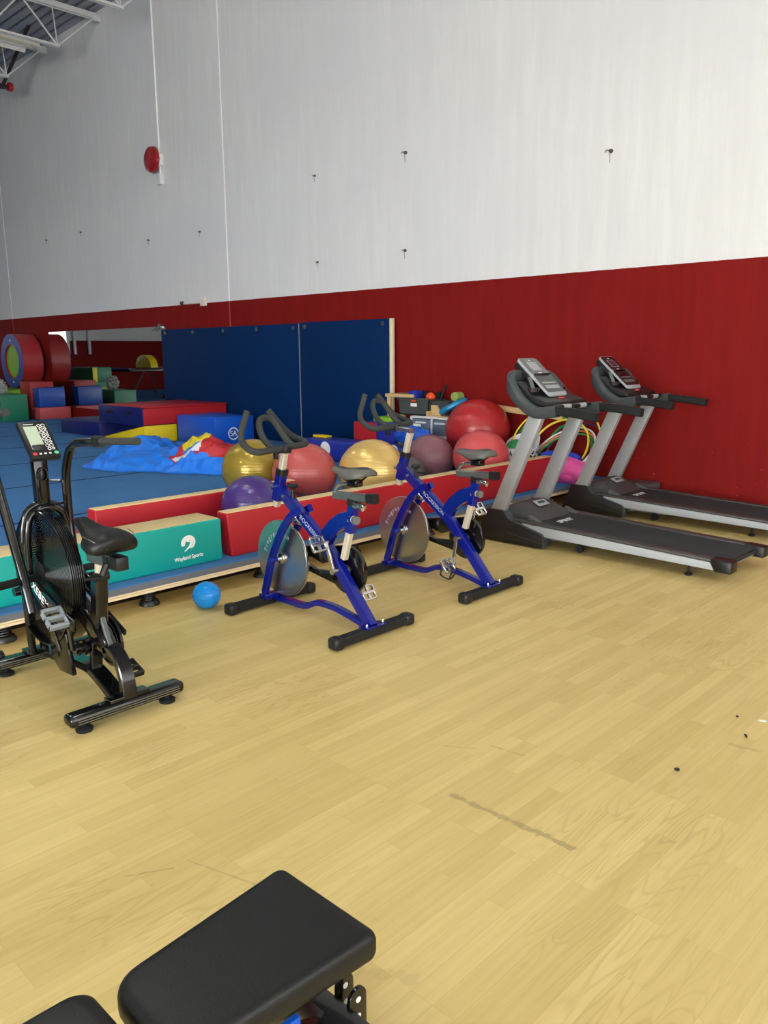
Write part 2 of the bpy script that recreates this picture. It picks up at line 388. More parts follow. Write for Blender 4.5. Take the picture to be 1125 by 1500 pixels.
    def build(s, name, m, parent=None, loc=None, angle=38):
        me = bpy.data.meshes.new(name)
        L = V(loc) if loc is not None else (V(parent.get('_w', (0, 0, 0))) if parent else V((0, 0, 0)))
        me.from_pydata([p - L for p in s.v], [], s.f)
        b = bmesh.new(); b.from_mesh(me); bmesh.ops.remove_doubles(b, verts=b.verts, dist=1e-5); bmesh.ops.recalc_face_normals(b, faces=b.faces[:])
        b.to_mesh(me); b.free()
        ms = m if isinstance(m, (list, tuple)) else [m]
        for x in ms: me.materials.append(x)
        if len(ms) > 1 and len(me.polygons) == len(s.mi):
            for p, i in zip(me.polygons, s.mi): p.material_index = i
        for p in me.polygons: p.use_smooth = True
        me.set_sharp_from_angle(angle=math.radians(angle))
        o = bpy.data.objects.new(name, me); COL.objects.link(o)
        if parent: o.parent = parent; o['_w'] = list(L)
        else: o.location = L; o['_w'] = list(L)
        return o

def tag(o, label, cat, group=None, kind=None):
    if label: o['label'] = label
    if cat: o['category'] = cat
    if group: o['group'] = group
    if kind: o['kind'] = kind
    return o
def thing(name, label, cat, loc, group=None):
    o = bpy.data.objects.new(name, None); COL.objects.link(o); o.location = loc; o['_w'] = list(loc); o.empty_display_size = .1
    return tag(o, label, cat, group)
def struct(o): o['kind'] = 'structure'; return o
def one(mb, name, m, label, cat, loc, group=None, angle=38):
    return tag(mb.build(name, m, None, loc, angle), label, cat, group)
def copy_tree(o, parent=None):
    c = o.copy(); COL.objects.link(c)
    if parent: c.parent = parent
    for ch in list(o.children): copy_tree(ch, c)
    return c
def text(name, s, size, origin, xdir, ydir, m, parent, depth=.0006, align='CENTER', shear=0.0, spacing=1.0, bold=0.0):
    cu = bpy.data.curves.new(name, 'FONT'); cu.body = s; cu.size = size; cu.extrude = depth; cu.align_x = align; cu.align_y = 'CENTER'; cu.shear = shear; cu.space_character = spacing; cu.offset = bold
    t = bpy.data.objects.new(name + '_c', cu); COL.objects.link(t)
    dg = bpy.context.evaluated_depsgraph_get(); me = bpy.data.meshes.new_from_object(t.evaluated_get(dg))
    bpy.data.objects.remove(t); bpy.data.curves.remove(cu)
    x = V(xdir).normalized(); y = V(ydir); y = (y - x * y.dot(x)).normalized(); z = x.cross(y)
    o0 = V(origin) - V(parent.get('_w', (0, 0, 0)))
    R = Matrix((x, y, z)).transposed()
    for v in me.vertices: v.co = R @ v.co + o0
    me.materials.clear(); me.materials.append(m); me.name = name
    o = bpy.data.objects.new(name, me); COL.objects.link(o); o.parent = parent; o['_w'] = list(parent.get('_w', (0, 0, 0)))
    return o

# ------------------------------------------------------------------ the room
XL, XR, YF, YB, ZC = -28.0, 6.5, -9.5, 7.8, 7.45
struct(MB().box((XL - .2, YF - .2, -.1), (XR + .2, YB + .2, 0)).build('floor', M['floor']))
struct(MB().box((XL - .2, YB, 0), (XR + .2, YB + .2, ZC + .3)).build('wall_back', M['wall']))
struct(MB().box((XL - .2, YF, 0), (XL, YB, ZC + .3)).build('wall_left', M['wallfar']))
struct(MB().box((XR, YF, 0), (XR + .2, YB, ZC + .3)).build('wall_right', M['wall']))
struct(MB().box((XL - .2, YF - .2, 0), (XR + .2, YF, ZC + .3)).build('wall_front', M['wall']))
cb = MB(); prof = []
y = YF
while y < YB - .01:
    prof += [(y, ZC), (y + .10, ZC), (y + .125, ZC + .06), (y + .175, ZC + .06)]; y += .2
prof = [(min(a, YB), b) for a, b in prof] + [(YB, ZC)]
vs = []; fs = []
for (a, b_) in prof: vs += [(XL, a, b_), (XR, a, b_)]
for i in range(len(prof) - 1): fs.append((2 * i, 2 * i + 1, 2 * i + 3, 2 * i + 2))
cb.add(vs, fs); cb.box((XL - .2, YF, ZC + .07), (XR + .2, YB, ZC + .2))
struct(cb.build('ceiling', M['deck'], angle=20))

# joints between the wall panels, caulked white above the red band
for i, x in enumerate((-10.95, -19.46, -2.44)):
    t = struct(MB().box((x - .012, YB - .006, 2.315), (x + .012, YB, ZC)).build('trim_%d' % (i + 1), M['caulkw']))
    MB().box((x - .010, YB - .004, 0), (x + .010, YB, 2.315)).build('lower_caulk', M['caulkr'], t)

def window(idx, axis, pos, a0, a1, z0, z1, na, nz, pane, inward):
    f = MB(); w = .05
    def bx(u0, u1, v0, v1, d0, d1, mb):
        d0, d1 = sorted((pos + d0 * inward, pos + d1 * inward))
        if axis == 'x': mb.box((d0, u0, v0), (d1, u1, v1))
        else: mb.box((u0, d0, v0), (u1, d1, v1))
    for i in range(na + 1):
        u = a0 + (a1 - a0) * i / na; bx(u - w, u + w, z0 - w, z1 + w, .001, .07, f)
    for i in range(nz + 1):
        v = z0 + (z1 - z0) * i / nz; bx(a0, a1, v - w, v + w, .001, .06, f)
    o = struct(f.build('window_%d' % idx, M['whiteplastic']))
    p = MB(); bx(a0, a1, z0, z1, .002, .03, p); p.build('pane', pane, o)
    return o
window(1, 'x', XR, -7.5, 6.2, .4, 4.6, 6, 2, M['sky'], -1)
window(2, 'y', YF, -3.0, 5.5, .3, 3.8, 5, 2, M['skyfront'], 1)
window(3, 'x', XL, 2.55, 4.6, 1.55, 3.2, 2, 1, M['skyfar'], 1)
for i, yy in enumerate((2.32, 1.78)):
    struct(MB().cyl((XL + .06, yy, 1.5), (XL + .06, yy, ZC), .055, 12).build('trim_%d' % (i + 4), M['whiteplastic']))

# ------------------------------------------------------------------ roof joists and things up there
def joist(x, label):
    root = thing('roof_joist', label, 'joist', (x, YB, 7.32), 'open web roof joists along the ceiling')
    mb = MB()
    for s_ in (-1, 1):
        mb.box((x + s_ * .012 - .03 * (s_ > 0) + (0 if s_ > 0 else 0), YF + .02, 7.36), (x + s_ * .012 + .03, YB - .08, 7.375))
        mb.box((x + s_ * .045 - .004, YF + .02, 7.285), (x + s_ * .045 + .004, YB - .08, 7.375))
    mb.build('top_chord', M['joist'], root)
    mb = MB()
    for s_ in (-1, 1): mb.box((x + s_ * .03 - .018, YF + .5, 6.665), (x + s_ * .03 + .018, 7.02, 6.70))
    mb.build('bottom_chord', M['joist'], root)
    MB().box((x - .06, YB - .14, 7.25), (x + .06, YB - .002, 7.375), .004).build('bearing_seat', M['joist'], root)
    MB().cyl((x, YB - .1, 7.31), (x, 7.0, 6.69), .016, 8).build('end_strut', M['joist'], root)
    wm = MB(); y = 7.0; up = True
    wm.cyl((x, 7.0, 6.69), (x, 6.95, 7.32), .011, 8)
    while y > YF + 1.2:
        wm.cyl((x, y, 6.69 if up else 7.32), (x, y - .58, 7.32 if up else 6.69), .015, 8); y -= .58; up = not up
    wm.build('web', M['joist'], root)
    return root
joist(-14.49, 'white open web steel joist, middle of the three at the top left')
joist(-16.67, 'white open web steel joist farthest left, behind the strip light')
joist(-12.3, 'white open web steel joist nearest the thin white wall conduit')

t = thing('strip_light', 'cream fluorescent strip light hanging between two roof joists', 'light', (-15.2, 5, 6.74))
MB().box((-15.28, 3.6, 6.82), (-15.12, 6.98, 6.90), .008).build('housing', M['fixture'], t)
MB().prism([(-15.36, 6.74), (-15.34, 6.735), (-15.24, 6.83), (-15.16, 6.83), (-15.06, 6.735), (-15.04, 6.74), (-15.14, 6.85), (-15.26, 6.85)], 3.7, 6.8, 'y').build('reflector', M['fixture'], t)
for xx in (-15.25, -15.15): MB().cyl((xx, 3.75, 6.765), (xx, 6.75, 6.765), .016, 10).build('lamp_tube', M['whiteplastic'], t)
for yy in (4.2, 6.2): MB().cyl((-15.2, yy, 6.9), (-15.2, yy, 7.46), .008, 8).build('hanger', M['joist'], t)

one(MB().cyl((-16.0, 7.2, 7.44), (-17.0, 7.05, 6.62), .032, 10), 'brace_rod', M['brownrod'], 'dark brown slanted brace rod under the roof, crossing the white joists', 'rod', (-16.5, 7.1, 7))
t = thing('hanging_frame', 'dark steel frame with a round red end cap under the roof at the left edge', 'frame', (-17.0, 7.0, 6.6))
fb = MB()
fb.tube([(-16.98, 7.14, 6.60), (-16.98, 4.2, 6.62)], .03, 10); fb.tube([(-16.98, 7.14, 6.58), (-16.98, 4.2, 6.25)], .03, 10); fb.tube([(-16.98, 5.8, 6.61), (-16.98, 6.75, 6.95)], .022, 8); fb.tube([(-16.98, 4.2, 6.2), (-16.98, 4.2, 7.46)], .03, 10)
fb.build('bar', M['brownrod'], t)
MB().lathe([(.0, -.05), (.075, -.04), (.085, 0), (.075, .04), (0, .05)], 'y', (-16.98, 7.17, 6.6), 20).build('end_cap', M['alarmred'], t)

# fire bell with its conduit
t = thing('alarm_bell', 'round red alarm bell on a thin white vertical conduit high on the wall', 'alarm bell', (-12.87, YB, 4.70))
MB().lathe([(.02, 0), (.19, -.02), (.215, -.05), (.20, -.10), (.13, -.135), (0, -.145)], 'y', (-12.86, YB - .03, 4.71), 32).build('gong', M['alarmred'], t)
MB().box((-12.80, YB - .07, 4.60), (-12.66, YB, 4.78), .006).build('back_box', M['whiteplastic'], t)
t = thing('conduit', 'thin white vertical conduit dropping past the red bell to a small box', 'conduit', (-12.74, YB, 4.4))
MB().cyl((-12.745, YB - .014, 4.44), (-12.745, YB - .014, ZC), .014, 8).build('pipe', M['caulkw'], t)
MB().box((-12.80, YB - .07, 4.30), (-12.67, YB, 4.47), .008).build('junction_box', M['whiteplastic'], t)
t = thing('wall_box', 'small pale junction box sitting on the edge of the red band', 'box', (-11.64, YB, 2.34))
MB().box((-11.71, YB - .05, 2.27), (-11.57, YB, 2.41), .01).build('cover', M['fixture'], t)
MB().cyl((-12.25, YB - .012, 2.33), (-11.7, YB - .012, 2.33), .012, 8).build('feed_pipe', M['fixture'], t)
MB().lathe([(.0, -.05), (.03, -.045), (.035, 0)], 'y', (-12.29, YB, 2.34), 12).build('end_plug', M['rust'], t)
def hook(x, z, label, s=1.0):
    s *= .62
    mb = MB(); mb.lathe([(0, -.05 * s), (.022 * s, -.045 * s), (.03 * s, -.02 * s), (.03 * s, 0)], 'y', (x, YB, z), 12)
    mb.tube([(x, YB - .03, z), (x - .05 * s, YB - .035, z + .01), (x - .10 * s, YB - .01, z)], .006 * s, 6)
    mb.tube([(x, YB - .03, z), (x - .012, YB - .006, z - .16 * s)], .003, 5)
    one(mb, 'wall_hook', M['rust'], label, 'hook', (x, YB, z), 'old anchors left in the white wall')
hook(-7.14, 3.90, 'dark anchor hook in the white wall above the spin bikes, upper of its pair', 1.1)
hook(-4.35, 3.46, 'metal anchor hook in the white wall above the treadmills', 1.1)
hook(-8.83, 3.88, 'small anchor hook in the white wall above the seam of the blue mats', .8)
hook(-7.15, 2.75, 'pale anchor hook just above the red band, lower of the pair over the mats')
hook(-8.81, 2.74, 'faint little anchor hook just above the red band, over the joint of the blue mats', .7)
hook(-17.32, 3.85, 'leftmost small dark anchor in the grey end of the white wall', .8)
hook(-15.77, 3.85, 'small dark anchor second from the left on the white wall', .8)
hook(-13.27, 3.46, 'small dark anchor below the alarm bell, left of the wall joint', .8)
hook(-11.67, 3.44, 'small dark anchor close to the left of the white wall joint', .8)

# ------------------------------------------------------------------ sprung platform
PE, PF = -4.2, -27.6
PY0, PY1 = -8.5, 7.70
t = thing('tumbling_platform', 'sprung tumbling floor of blue carpet strips on plywood along the left side', 'sprung floor', (PE, 2, 0))
MB().box((PF, PY0, .175), (PE - .002, PY1, .185)).build('carpet', M['carpet'], t)
MB().box((PF, PY0, .139), (PE, PY1, .175)).build('foam_layer', M['foamgrey'], t)
MB().box((PF, PY0, .129), (PE + .002, PY1, .139)).build('plywood', M['ply'], t)
MB().box((PF, PY0, .112), (PE + .004, PY1, .127)).build('plywood', M['ply'], t)
yy = 1.53 - .8615
spr = None
for k in range(9):
    y0 = .669 + .8615 * k
    if y0 > 7.6: break
    mb = MB()
    mb.lathe([(.062, .0), (.062, .012), (.05, .03), (.036, .034), (.034, .04)], 'z', (-4.32, y0, 0), 20)
    hel = [(-4.32 + .033 * math.cos(a * .5), y0 + .033 * math.sin(a * .5), .038 + a * .0011) for a in range(0, 66)]
    mb.tube(hel, .006, 6); mb.lathe([(.05, .104), (.05, .112)], 'z', (-4.32, y0, 0), 16)
    mb.build('spring_foot', M['spring'], t)
ZT = .185

# ------------------------------------------------------------------ mirror and standing mats
one(MB().box((-17.6, YB - .012, .40), (-12.88, YB - .002, 1.975)), 'wall_mirror', M['mirror'], 'wide frameless mirror on the red wall behind the foam blocks', 'mirror', (-14.8, YB, .4))
mt = None
def wall_mat(x0, x1, zt, label, ym, side):
    root = thing('wall_mat', label, 'mat', ((x0 + x1) / 2, ym, ZT), 'tall blue mats standing along the wall')
    MB().box((x0, ym - .03, ZT + .001), (x1, ym + .02, zt), .008, 2).build('cover', M['matblue'], root)
    n = 4 if x1 - x0 > 3 else 2
    for i in range(n + (1 if n > 2 else 0)):
        x = x0 + .12 + (x1 - x0 - .24) * i / (n if n > 2 else 1)
        MB().lathe([(.03, -.005), (.032, 0)], 'y', (x, ym - .03, zt - .06), 12).build('grommet', M['steelgrey'], root)
    if side: MB().box((x1 + .001, ym - .028, ZT + .001), (x1 + .05, ym + .02, zt - .001), .004).build('edge_strip', M['cream'], root)
    else: MB().box((x1 + .001, ym - .028, ZT + .001), (x1 + .02, ym + .015, zt - .001), .003).build('edge_strip', M['silver'], root)
wall_mat(-12.9, -9.17, 1.915, 'wide dark blue mat standing against the wall, left of the pair', 7.74, False)
wall_mat(-9.13, -7.34, 1.925, 'narrow dark blue mat standing against the wall with a cream right edge', 7.72, True)
t = thing('mirror_clip', 'small metal clip at the top corner of the mirror beside the blue mat', 'clip', (-13.02, YB, 1.95))
MB().box((-13.06, YB - .05, 1.93), (-12.99, YB - .001, 2.02), .005).tube([(-13.05, YB - .04, 1.97), (-13.24, YB - .05, 1.90)], .006, 6).build('bracket', M['steelgrey'], t)

# ------------------------------------------------------------------ foam shapes on the left
def block(name, lo, hi, m, label, cat='foam block', group=None, bev=.012, taper=None):
    return one(MB().box(lo, hi, bev, 2, taper=taper), name, m, label, cat, ((lo[0] + hi[0]) / 2, (lo[1] + hi[1]) / 2, lo[2]), group)
G = 'soft play foam blocks'
block('foam_block', (-17.55, 6.31, ZT), (-16.7, 6.84, .715), M['vgreen'], 'dark green foam block at the left edge in front of the lime block', group=G)
block('foam_block', (-19.2, 6.44, ZT), (-17.62, 7.70, .772), M['vlime'], 'lime green foam block under the red and blue foam roller', group=G)
block('foam_block', (-17.58, 7.06, ZT), (-17.06, 7.56, .945), M['vredside'], 'tall red foam block between the roller and the small blue block', group=G)
block('foam_block', (-17.04, 7.06, ZT), (-16.7, 7.73, .425), M['vpink'], 'faded red foam block lying low under the small blue block', group=G)
block('foam_block', (-17.04, 7.09, .426), (-16.73, 7.65, .83), M['vblue'], 'small dark blue foam block stacked on the faded red block', group=G, bev=.03)
block('foam_block', (-20.0, 5.75, ZT), (-18.7, 6.28, .84), M['vgreen'], 'green foam block seen in the mirror under the yellow banded block', group=G)
t = thing('foam_block', 'green foam block with a yellow band, seen in the mirror on another green block', 'foam block', (-19.2, 6.2, .842), G)
MB().box((-20.0, 5.82, .841), (-18.7, 6.32, 1.19), .012).build('body', M['vgreen'], t)
MB().box((-18.699, 6.20, .845), (-18.692, 6.31, 1.187), .002).build('band', M['vyellow'], t)
t = thing('foam_roller', 'big red foam roller with a blue ring end and lime core lying on lime block', 'foam roller', (-18.35, 7.45, .775))
xc, zc, R = -18.36, 1.363, .59
MB().lathe([(.355, 0), (R - .012, 0), (R, .012), (R, .43), (R - .012, .44), (.355, .44), (.355, 0)], 'y', (xc, 7.26, zc), 64).build('barrel', M['vredside'], t)
MB().lathe([(.38, -.006), (R - .005, -.006), (R - .005, -.0005), (.38, -.0005), (.38, -.006)], 'y', (xc, 7.26, zc), 64).build('end_ring', M['vblue'], t)
MB().lathe([(.31, .4405), (R - .005, .4405), (R - .005, .446), (.31, .446), (.31, .4405)], 'y', (xc, 7.26, zc), 64).build('end_ring', M['vnavy'], t)
MB().lathe([(0, .03), (.352, .03), (.352, .41), (0, .41)], 'y', (xc, 7.26, zc), 48).build('core', M['vlime'], t)
MB().box((xc - .03, 7.252, zc + .42), (xc + .03, 7.2538, zc + .47)).box((xc - .03, 7.252, zc - .47), (xc + .03, 7.2538, zc - .42)).build('tag_print', M['white'], t)
bg = MB().ball((-17.3, 6.55, .85), .16, 32, 22, (.8, .8, .95), lambda d: 1 + .45 * noise.noise(d * 3.1) + .15 * noise.noise(d * 8))
bag = one(bg, 'plastic_bag', M['bag'], 'crumpled clear plastic bag at the left edge on the dark green foam block', 'bag', (-17.15, 6.56, .716))
# stack of mats in the middle
t = thing('foam_mat', 'thick folded mat, navy ends and red top, lying behind the yellow wedge', 'foam mat', (-11.6, 6.9, .44), 'landing mats in front of the mirror')
MB().box((-12.31, 6.17, .45), (-10.96, 7.66, .70), .012).build('body', [M['vred']], t)
MB().box((-12.31, 6.152, .445), (-10.96, 6.169, .715), .004).build('end_panel', M['vnavy'], t)
MB().box((-12.31, 6.17, .7005), (-10.945, 7.67, .722), .006).build('top_cover', M['vred'], t)
for xx in (-12.05, -11.45): MB().box((xx, 6.143, .60), (xx + .2, 6.1515, .64), .003).build('handle', M['blackrubber'], t)
block('foam_mat', (-13.72, 6.15, ZT), (-12.33, 7.3, .425), M['vnavy'], 'low navy mat sticking out left of the red topped mat', 'foam mat', 'landing mats in front of the mirror')
wd = MB().prism([(-12.30, ZT), (-10.94, ZT), (-10.94, .443), (-12.30, .20)], 6.16, 6.72, 'y', .012)
one(wd, 'foam_wedge', M['vyellow'], 'yellow foam wedge under the red topped mat', 'foam wedge', (-11.5, 6.4, ZT))
block('foam_mat', (-12.31, 6.74, ZT), (-10.97, 7.66, .444), M['vnavy'], 'navy foam layer under the red topped mat, behind the yellow wedge', 'foam mat', 'landing mats in front of the mirror')
t = thing('foam_mat', 'bright blue folded mat with a round white emblem, in front of the wall mats', 'foam mat', (-10.5, 7.1, ZT), 'landing mats in front of the mirror')
MB().box((-10.90, 6.70, ZT), (-9.90, 7.40, .585), .014).build('body', M['vbright'], t)
em = MB(); em.tube([(-9.893, 7.02 + .085 * math.cos(a * PI / 16), .335 + .085 * math.sin(a * PI / 16)) for a in range(32)], .008, 6, closed=True); em.build('emblem_ring', M['white'], t)
text('lettering', 'SA', .11, (-9.892, 7.02, .335), (0, 1, 0), (0, 0, 1), M['white'], t)

# ------------------------------------------------------------------ low beams along the platform edge
def beam(label, x0, x1, y0, y1, zt, mside, band, slant=0.0):
    root = thing('foam_bolster', label, 'foam beam', ((x0 + x1) / 2, (y0 + y1) / 2, ZT), 'padded low beams along the platform edge')
    def tp(v): return V((v.x, v.y - (slant * (v.z - .3) / .3 if v.y < (y0 + y1) / 2 else 0), v.z))
    MB().box((x0, y0, ZT), (x1, y1, zt - .004), .012, 3, taper=tp).build('body', mside, root)
    yA = y0 - slant * (zt - .3) / .3
    MB().box((x0 + band, yA + .012, zt - .006), (x1 - .010, y1 - .012, zt), .002).build('top_strip', M['tan'], root)
    return root
gb = beam('teal foam beam with a tan top and white emblem, beside the air bike', -4.56, -4.3, .6, 2.925, .461, M['vteal'], .004)
rbm = beam('long red foam beam with a tan top strip, behind the two blue spin bikes', -4.42, -4.3, 2.99, 6.86, .482, M['vred'], .006, .035)
beam('short red foam beam lying behind the teal beam', -5.12, -5.0, 2.42, 4.15, .49, M['vred'], .006)
block('foam_block', (-4.95, 1.9, ZT), (-4.62, 2.36, .40), M['vredside'], 'low red foam pad between the teal beam and short red beam', group=G)
# emblem on the teal beam: a ring-like swirl
ex, ey, ez = -4.2965, 2.672, .330
sw = []
for i in range(26):
    a = math.radians(200 - i * 11); sw.append((ey + .062 * math.cos(a), ez + .02 + .05 * math.sin(a)))
mb = MB(); pr = []
outer = [(ey + 0.052 * math.cos(math.radians(205 - i * 12)), ez + .012 + .046 * math.sin(math.radians(205 - i * 12))) for i in range(24)]
inner = [(ey + .004 + (.020 + .010 * abs(i - 12) / 12) * math.cos(math.radians(205 - i * 12)), ez + .004 + .022 * math.sin(math.radians(205 - i * 12))) for i in range(24)]
vs = []; fs = []
for (a, b_), (c, d) in zip(outer, inner): vs += [(ex, a, b_), (ex, c, d)]
for i in range(23): fs.append((2 * i, 2 * i + 1, 2 * i + 3, 2 * i + 2))
mb.add(vs, fs)
mb.tube([(ex, ey - .005, ez + .024), (ex, ey + .024, ez + .010), (ex, ey + .010, ez - .016), (ex, ey - .03, ez - .042)], [.007, .009, .007, .002], 6)
mb.build('emblem', M['white'], gb)
MB().add([(-4.2975, 4.84, .285), (-4.2975, 4.90, .295), (-4.2975, 4.97, .30), (-4.2975, 4.96, .315), (-4.2975, 4.90, .312), (-4.2975, 4.87, .308)], [(0, 1, 2, 3, 4, 5)]).build('emblem', M['white'], rbm)
text('lettering', 'Wayland Sports', .034, (-4.2975, 2.672, .247), (0, 1, .03), (0, 0, 1), M['white'], gb, bold=.0008, spacing=.95)

# ------------------------------------------------------------------ exercise balls
def gym_ball(c, R, m, label, z0=ZT, name='exercise_ball', grp='inflated exercise balls', valve=True):
    root = thing(name, label, 'exercise ball', (c[0], c[1], z0), grp)
    sz = .97; zc = z0 + R * sz
    MB().ball((c[0], c[1], zc), R, 64, 40, (1.01, 1.01, sz)).build('skin', m, root)
    return root
bm = dict(purple=ball_material('purple_ball', rgb(66, 44, 112), .26), dgold=ball_material('dark_gold_ball', rgb(158, 134, 50), .27, .35), red=ball_material('dusty_red_ball', rgb(176, 78, 74), .32),
          gold=ball_material('gold_ball', rgb(224, 188, 112), .27, .35), plum=ball_material('plum_ball', rgb(138, 92, 100), .42), grey=ball_material('grey_ball', rgb(92, 92, 92), .5),
          coral=ball_material('coral_ball', rgb(208, 82, 84), .36), big=ball_material('big_red_ball', rgb(178, 44, 46), .24))
gym_ball((-4.72, 3.49), .228, bm['purple'], 'deep purple exercise ball between the two red beams, left of the others')
gym_ball((-5.93, 4.41), .284, bm['dgold'], 'dark olive gold exercise ball behind the purple ball')
gym_ball((-5.38, 4.55), .281, bm['red'], 'dusty red exercise ball behind the nearer spin bike handlebar stem')
gym_ball((-4.95, 4.96), .295, bm['gold'], 'shiny pale gold exercise ball behind the nearer spin bike saddle')
gym_ball((-5.415, 6.27), .248, bm['plum'], 'matte plum exercise ball between the gold and coral balls')
gym_ball((-5.30, 5.84), .155, bm['grey'], 'small grey exercise ball in front of the plum ball')
gym_ball((-4.92, 6.48), .281, bm['coral'], 'coral red exercise ball in front of the biggest red ball')
block('foam_mat', (-6.0, 7.02, ZT), (-5.30, 7.74, .258), M['vnavy'], 'thin navy mat under the biggest red exercise ball by the wall', 'foam mat')
gym_ball((-5.66, 7.39), .368, bm['big'], 'biggest red exercise ball against the wall behind the coral ball', .26)
b = gym_ball((-3.995, 2.59), .084, ball_material('sky_blue_ball', rgb(20, 138, 224), .15), 'small glossy sky blue ball on the wood floor by the platform', 0, 'play_ball', None)
b['category'] = 'ball'

# ------------------------------------------------------------------ parachute heap
def parachute():
    O = V((-9.05, 4.12)); U = V((1.95, 1.0)); W = V((-1.45, 1.75))
    nu, nv = 170, 130; vs = []; fs = []; mi = []
    def edge(a): return .05 * noise.noise(V((a * 5.3, 7.1, 2.0))) + .022 * noise.noise(V((a * 17, 1.1, 2.0)))
    def ridge(x): return 1 - min(1, abs(x) * 2.1)
    for j in range(nv + 1):
        for i in range(nu + 1):
            u, v = i / nu, j / nv
            uu = u + edge(v + 3) * (1 - u) + edge(v + 9) * u; vv = v + (edge(u) + .02) * (1 - v) + edge(u + 5) * v
            uu -= .06 * v * (1 - u); vv += .10 * max(0, .12 - u) / .12 * (1 - 2 * v)
            p = O + U * uu + W * vv
            e = min(1, min(u * .9, 1 - u, v * 1.6, 1 - v) / .12); e = e * e * (3 - 2 * e)
            q = V((p.x, p.y, 0))
            wx = noise.noise(q * 1.3 + V((4, 2, 1))) * .9; wy = noise.noise(q * 1.3 + V((9, 5, 3))) * .9
            f1 = ridge(noise.noise(V((p.x * 1.5 + p.y * 1.1 + wx, p.y * .8 - p.x * .6 + wy, .3))))
            f2 = ridge(noise.noise(V((p.x * 3.1 - p.y * 2.2 + wx * 2, p.y * 1.9 + p.x * 1.3 + wy * 2, 4.3))))
            f3 = ridge(noise.noise(V((p.x * 7.5 + wx * 4, p.y * 5.5 + wy * 4, 8.3))))
            hump = .35 + .65 * math.exp(-((u - .30) ** 2 / .05 + (v - .42) ** 2 / .08)) + .9 * math.exp(-((u - .72) ** 2 / .03 + (v - .30) ** 2 / .05))
            big = math.exp(-((u - .30) ** 2 / .03 + (v - .40) ** 2 / .06)) * .10 + math.exp(-((u - .74) ** 2 / .025 + (v - .30) ** 2 / .04)) * .15
            z = ZT + .006 + e * (.015 + big + .12 * f1 * hump + .085 * f2 * (.35 + .65 * hump) + .028 * f3)
            vs.append((p.x, p.y, max(z, ZT + .004)))
    n = nu + 1
    for j in range(nv):
        for i in range(nu):
            fs.append((j * n + i, j * n + i + 1, (j + 1) * n + i + 1, (j + 1) * n + i))
            u, v = i / nu + .012 * math.sin(j * .16), j / nv + .010 * math.sin(i * .13)
            k = 0
            if u > .52 + .3 * abs(v - .15) and v > .10: k = 1
            if .56 < u < .70 and .11 < v < .21: k = 3
            if .58 < u < .72 and .21 < v < .26: k = 0
            if .58 < u < .75 and .26 < v < .44: k = 2
            if u < .52 and v > .80: k = 1
            if u < .35 and .74 < v < .78: k = 3
            mi.append(k)
    m = MB(); m.v = [V(p) for p in vs]; m.f = fs; m.mi = mi
    return m
one(parachute(), 'play_parachute', [M['tarp'], M['tarpred'], M['tarpyel'], M['tarpwhite']], 'crumpled play parachute of blue, red, yellow and white nylon on the carpet', 'parachute', (-9, 5, ZT), angle=60)

# ------------------------------------------------------------------ clutter along the wall
t = thing('foam_mat', 'royal blue folded mat with white emblems behind the exercise balls', 'foam mat', (-6.8, 6.7, ZT))
MB().box((-7.85, 6.62, ZT), (-5.95, 6.98, .44), .03, 3).build('body', M['vroyal'], t)
text('lettering', '57', .10, (-6.52, 6.617, .36), (1, 0, 0), (0, 0, 1), M['white'], t)
MB().lathe([(0, -.004), (.09, -.003), (.09, 0)], 'y', (-7.42, 6.62, .335), 20).lathe([(0, -.004), (.07, -.003), (.07, 0)], 'y', (-6.26, 6.62, .40), 20).build('emblem', M['white'], t)
one(MB().box((-7.86, 6.80, .441), (-7.6, 6.9, .47), .008), 'foam_strip', M['vyellow'], 'short yellow foam strip on the royal blue mat by the wall', 'foam strip', (-7.7, 6.85, .441))
one(MB().ball((-6.12, 6.8, .56), .14, 40, 24, (1.9, .8, .8), lambda d: 1 + .22 * noise.noise(V((d.x * 5, d.y * 5, d.z * 2)))), 'cloth_heap', M['vbright'], 'crumpled blue cloth lying on the royal blue mat beside the plum ball', 'cloth', (-6.0, 6.8, .44))
t = thing('foam_cube', 'red and blue foam cube with a lime panel, beside the tall blue mats', 'foam cube', (-7.0, 7.2, ZT))
MB().box((-7.30, 7.02, ZT), (-6.62, 7.5, .655), .012).build('body', M['vroyal'], t)
MB().box((-7.31, 7.005, ZT + .002), (-6.92, 7.019, .655), .005).build('front_panel', M['vred'], t)
MB().box((-7.16, 7.2, .6555), (-6.86, 7.42, .71), .008).build('lime_panel', M['vlime'], t)
t = thing('side_table', 'small pine table with a plank top holding nothing at its left end', 'table', (-6.9, 7.6, ZT))
t['label'] = 'small pine table by the red wall, behind the farther spin bike handlebar'
MB().box((-7.18, 7.44, .945), (-6.72, 7.74, .985), .003).build('tabletop', M['pine'], t)
for (xx, yy) in ((-6.90, 7.48), (-6.90, 7.70), (-7.14, 7.70), (-7.14, 7.48)): MB().box((xx - .025, yy - .02, ZT), (xx + .025, yy + .02, .945), .003).build('leg', M['pine'], t)
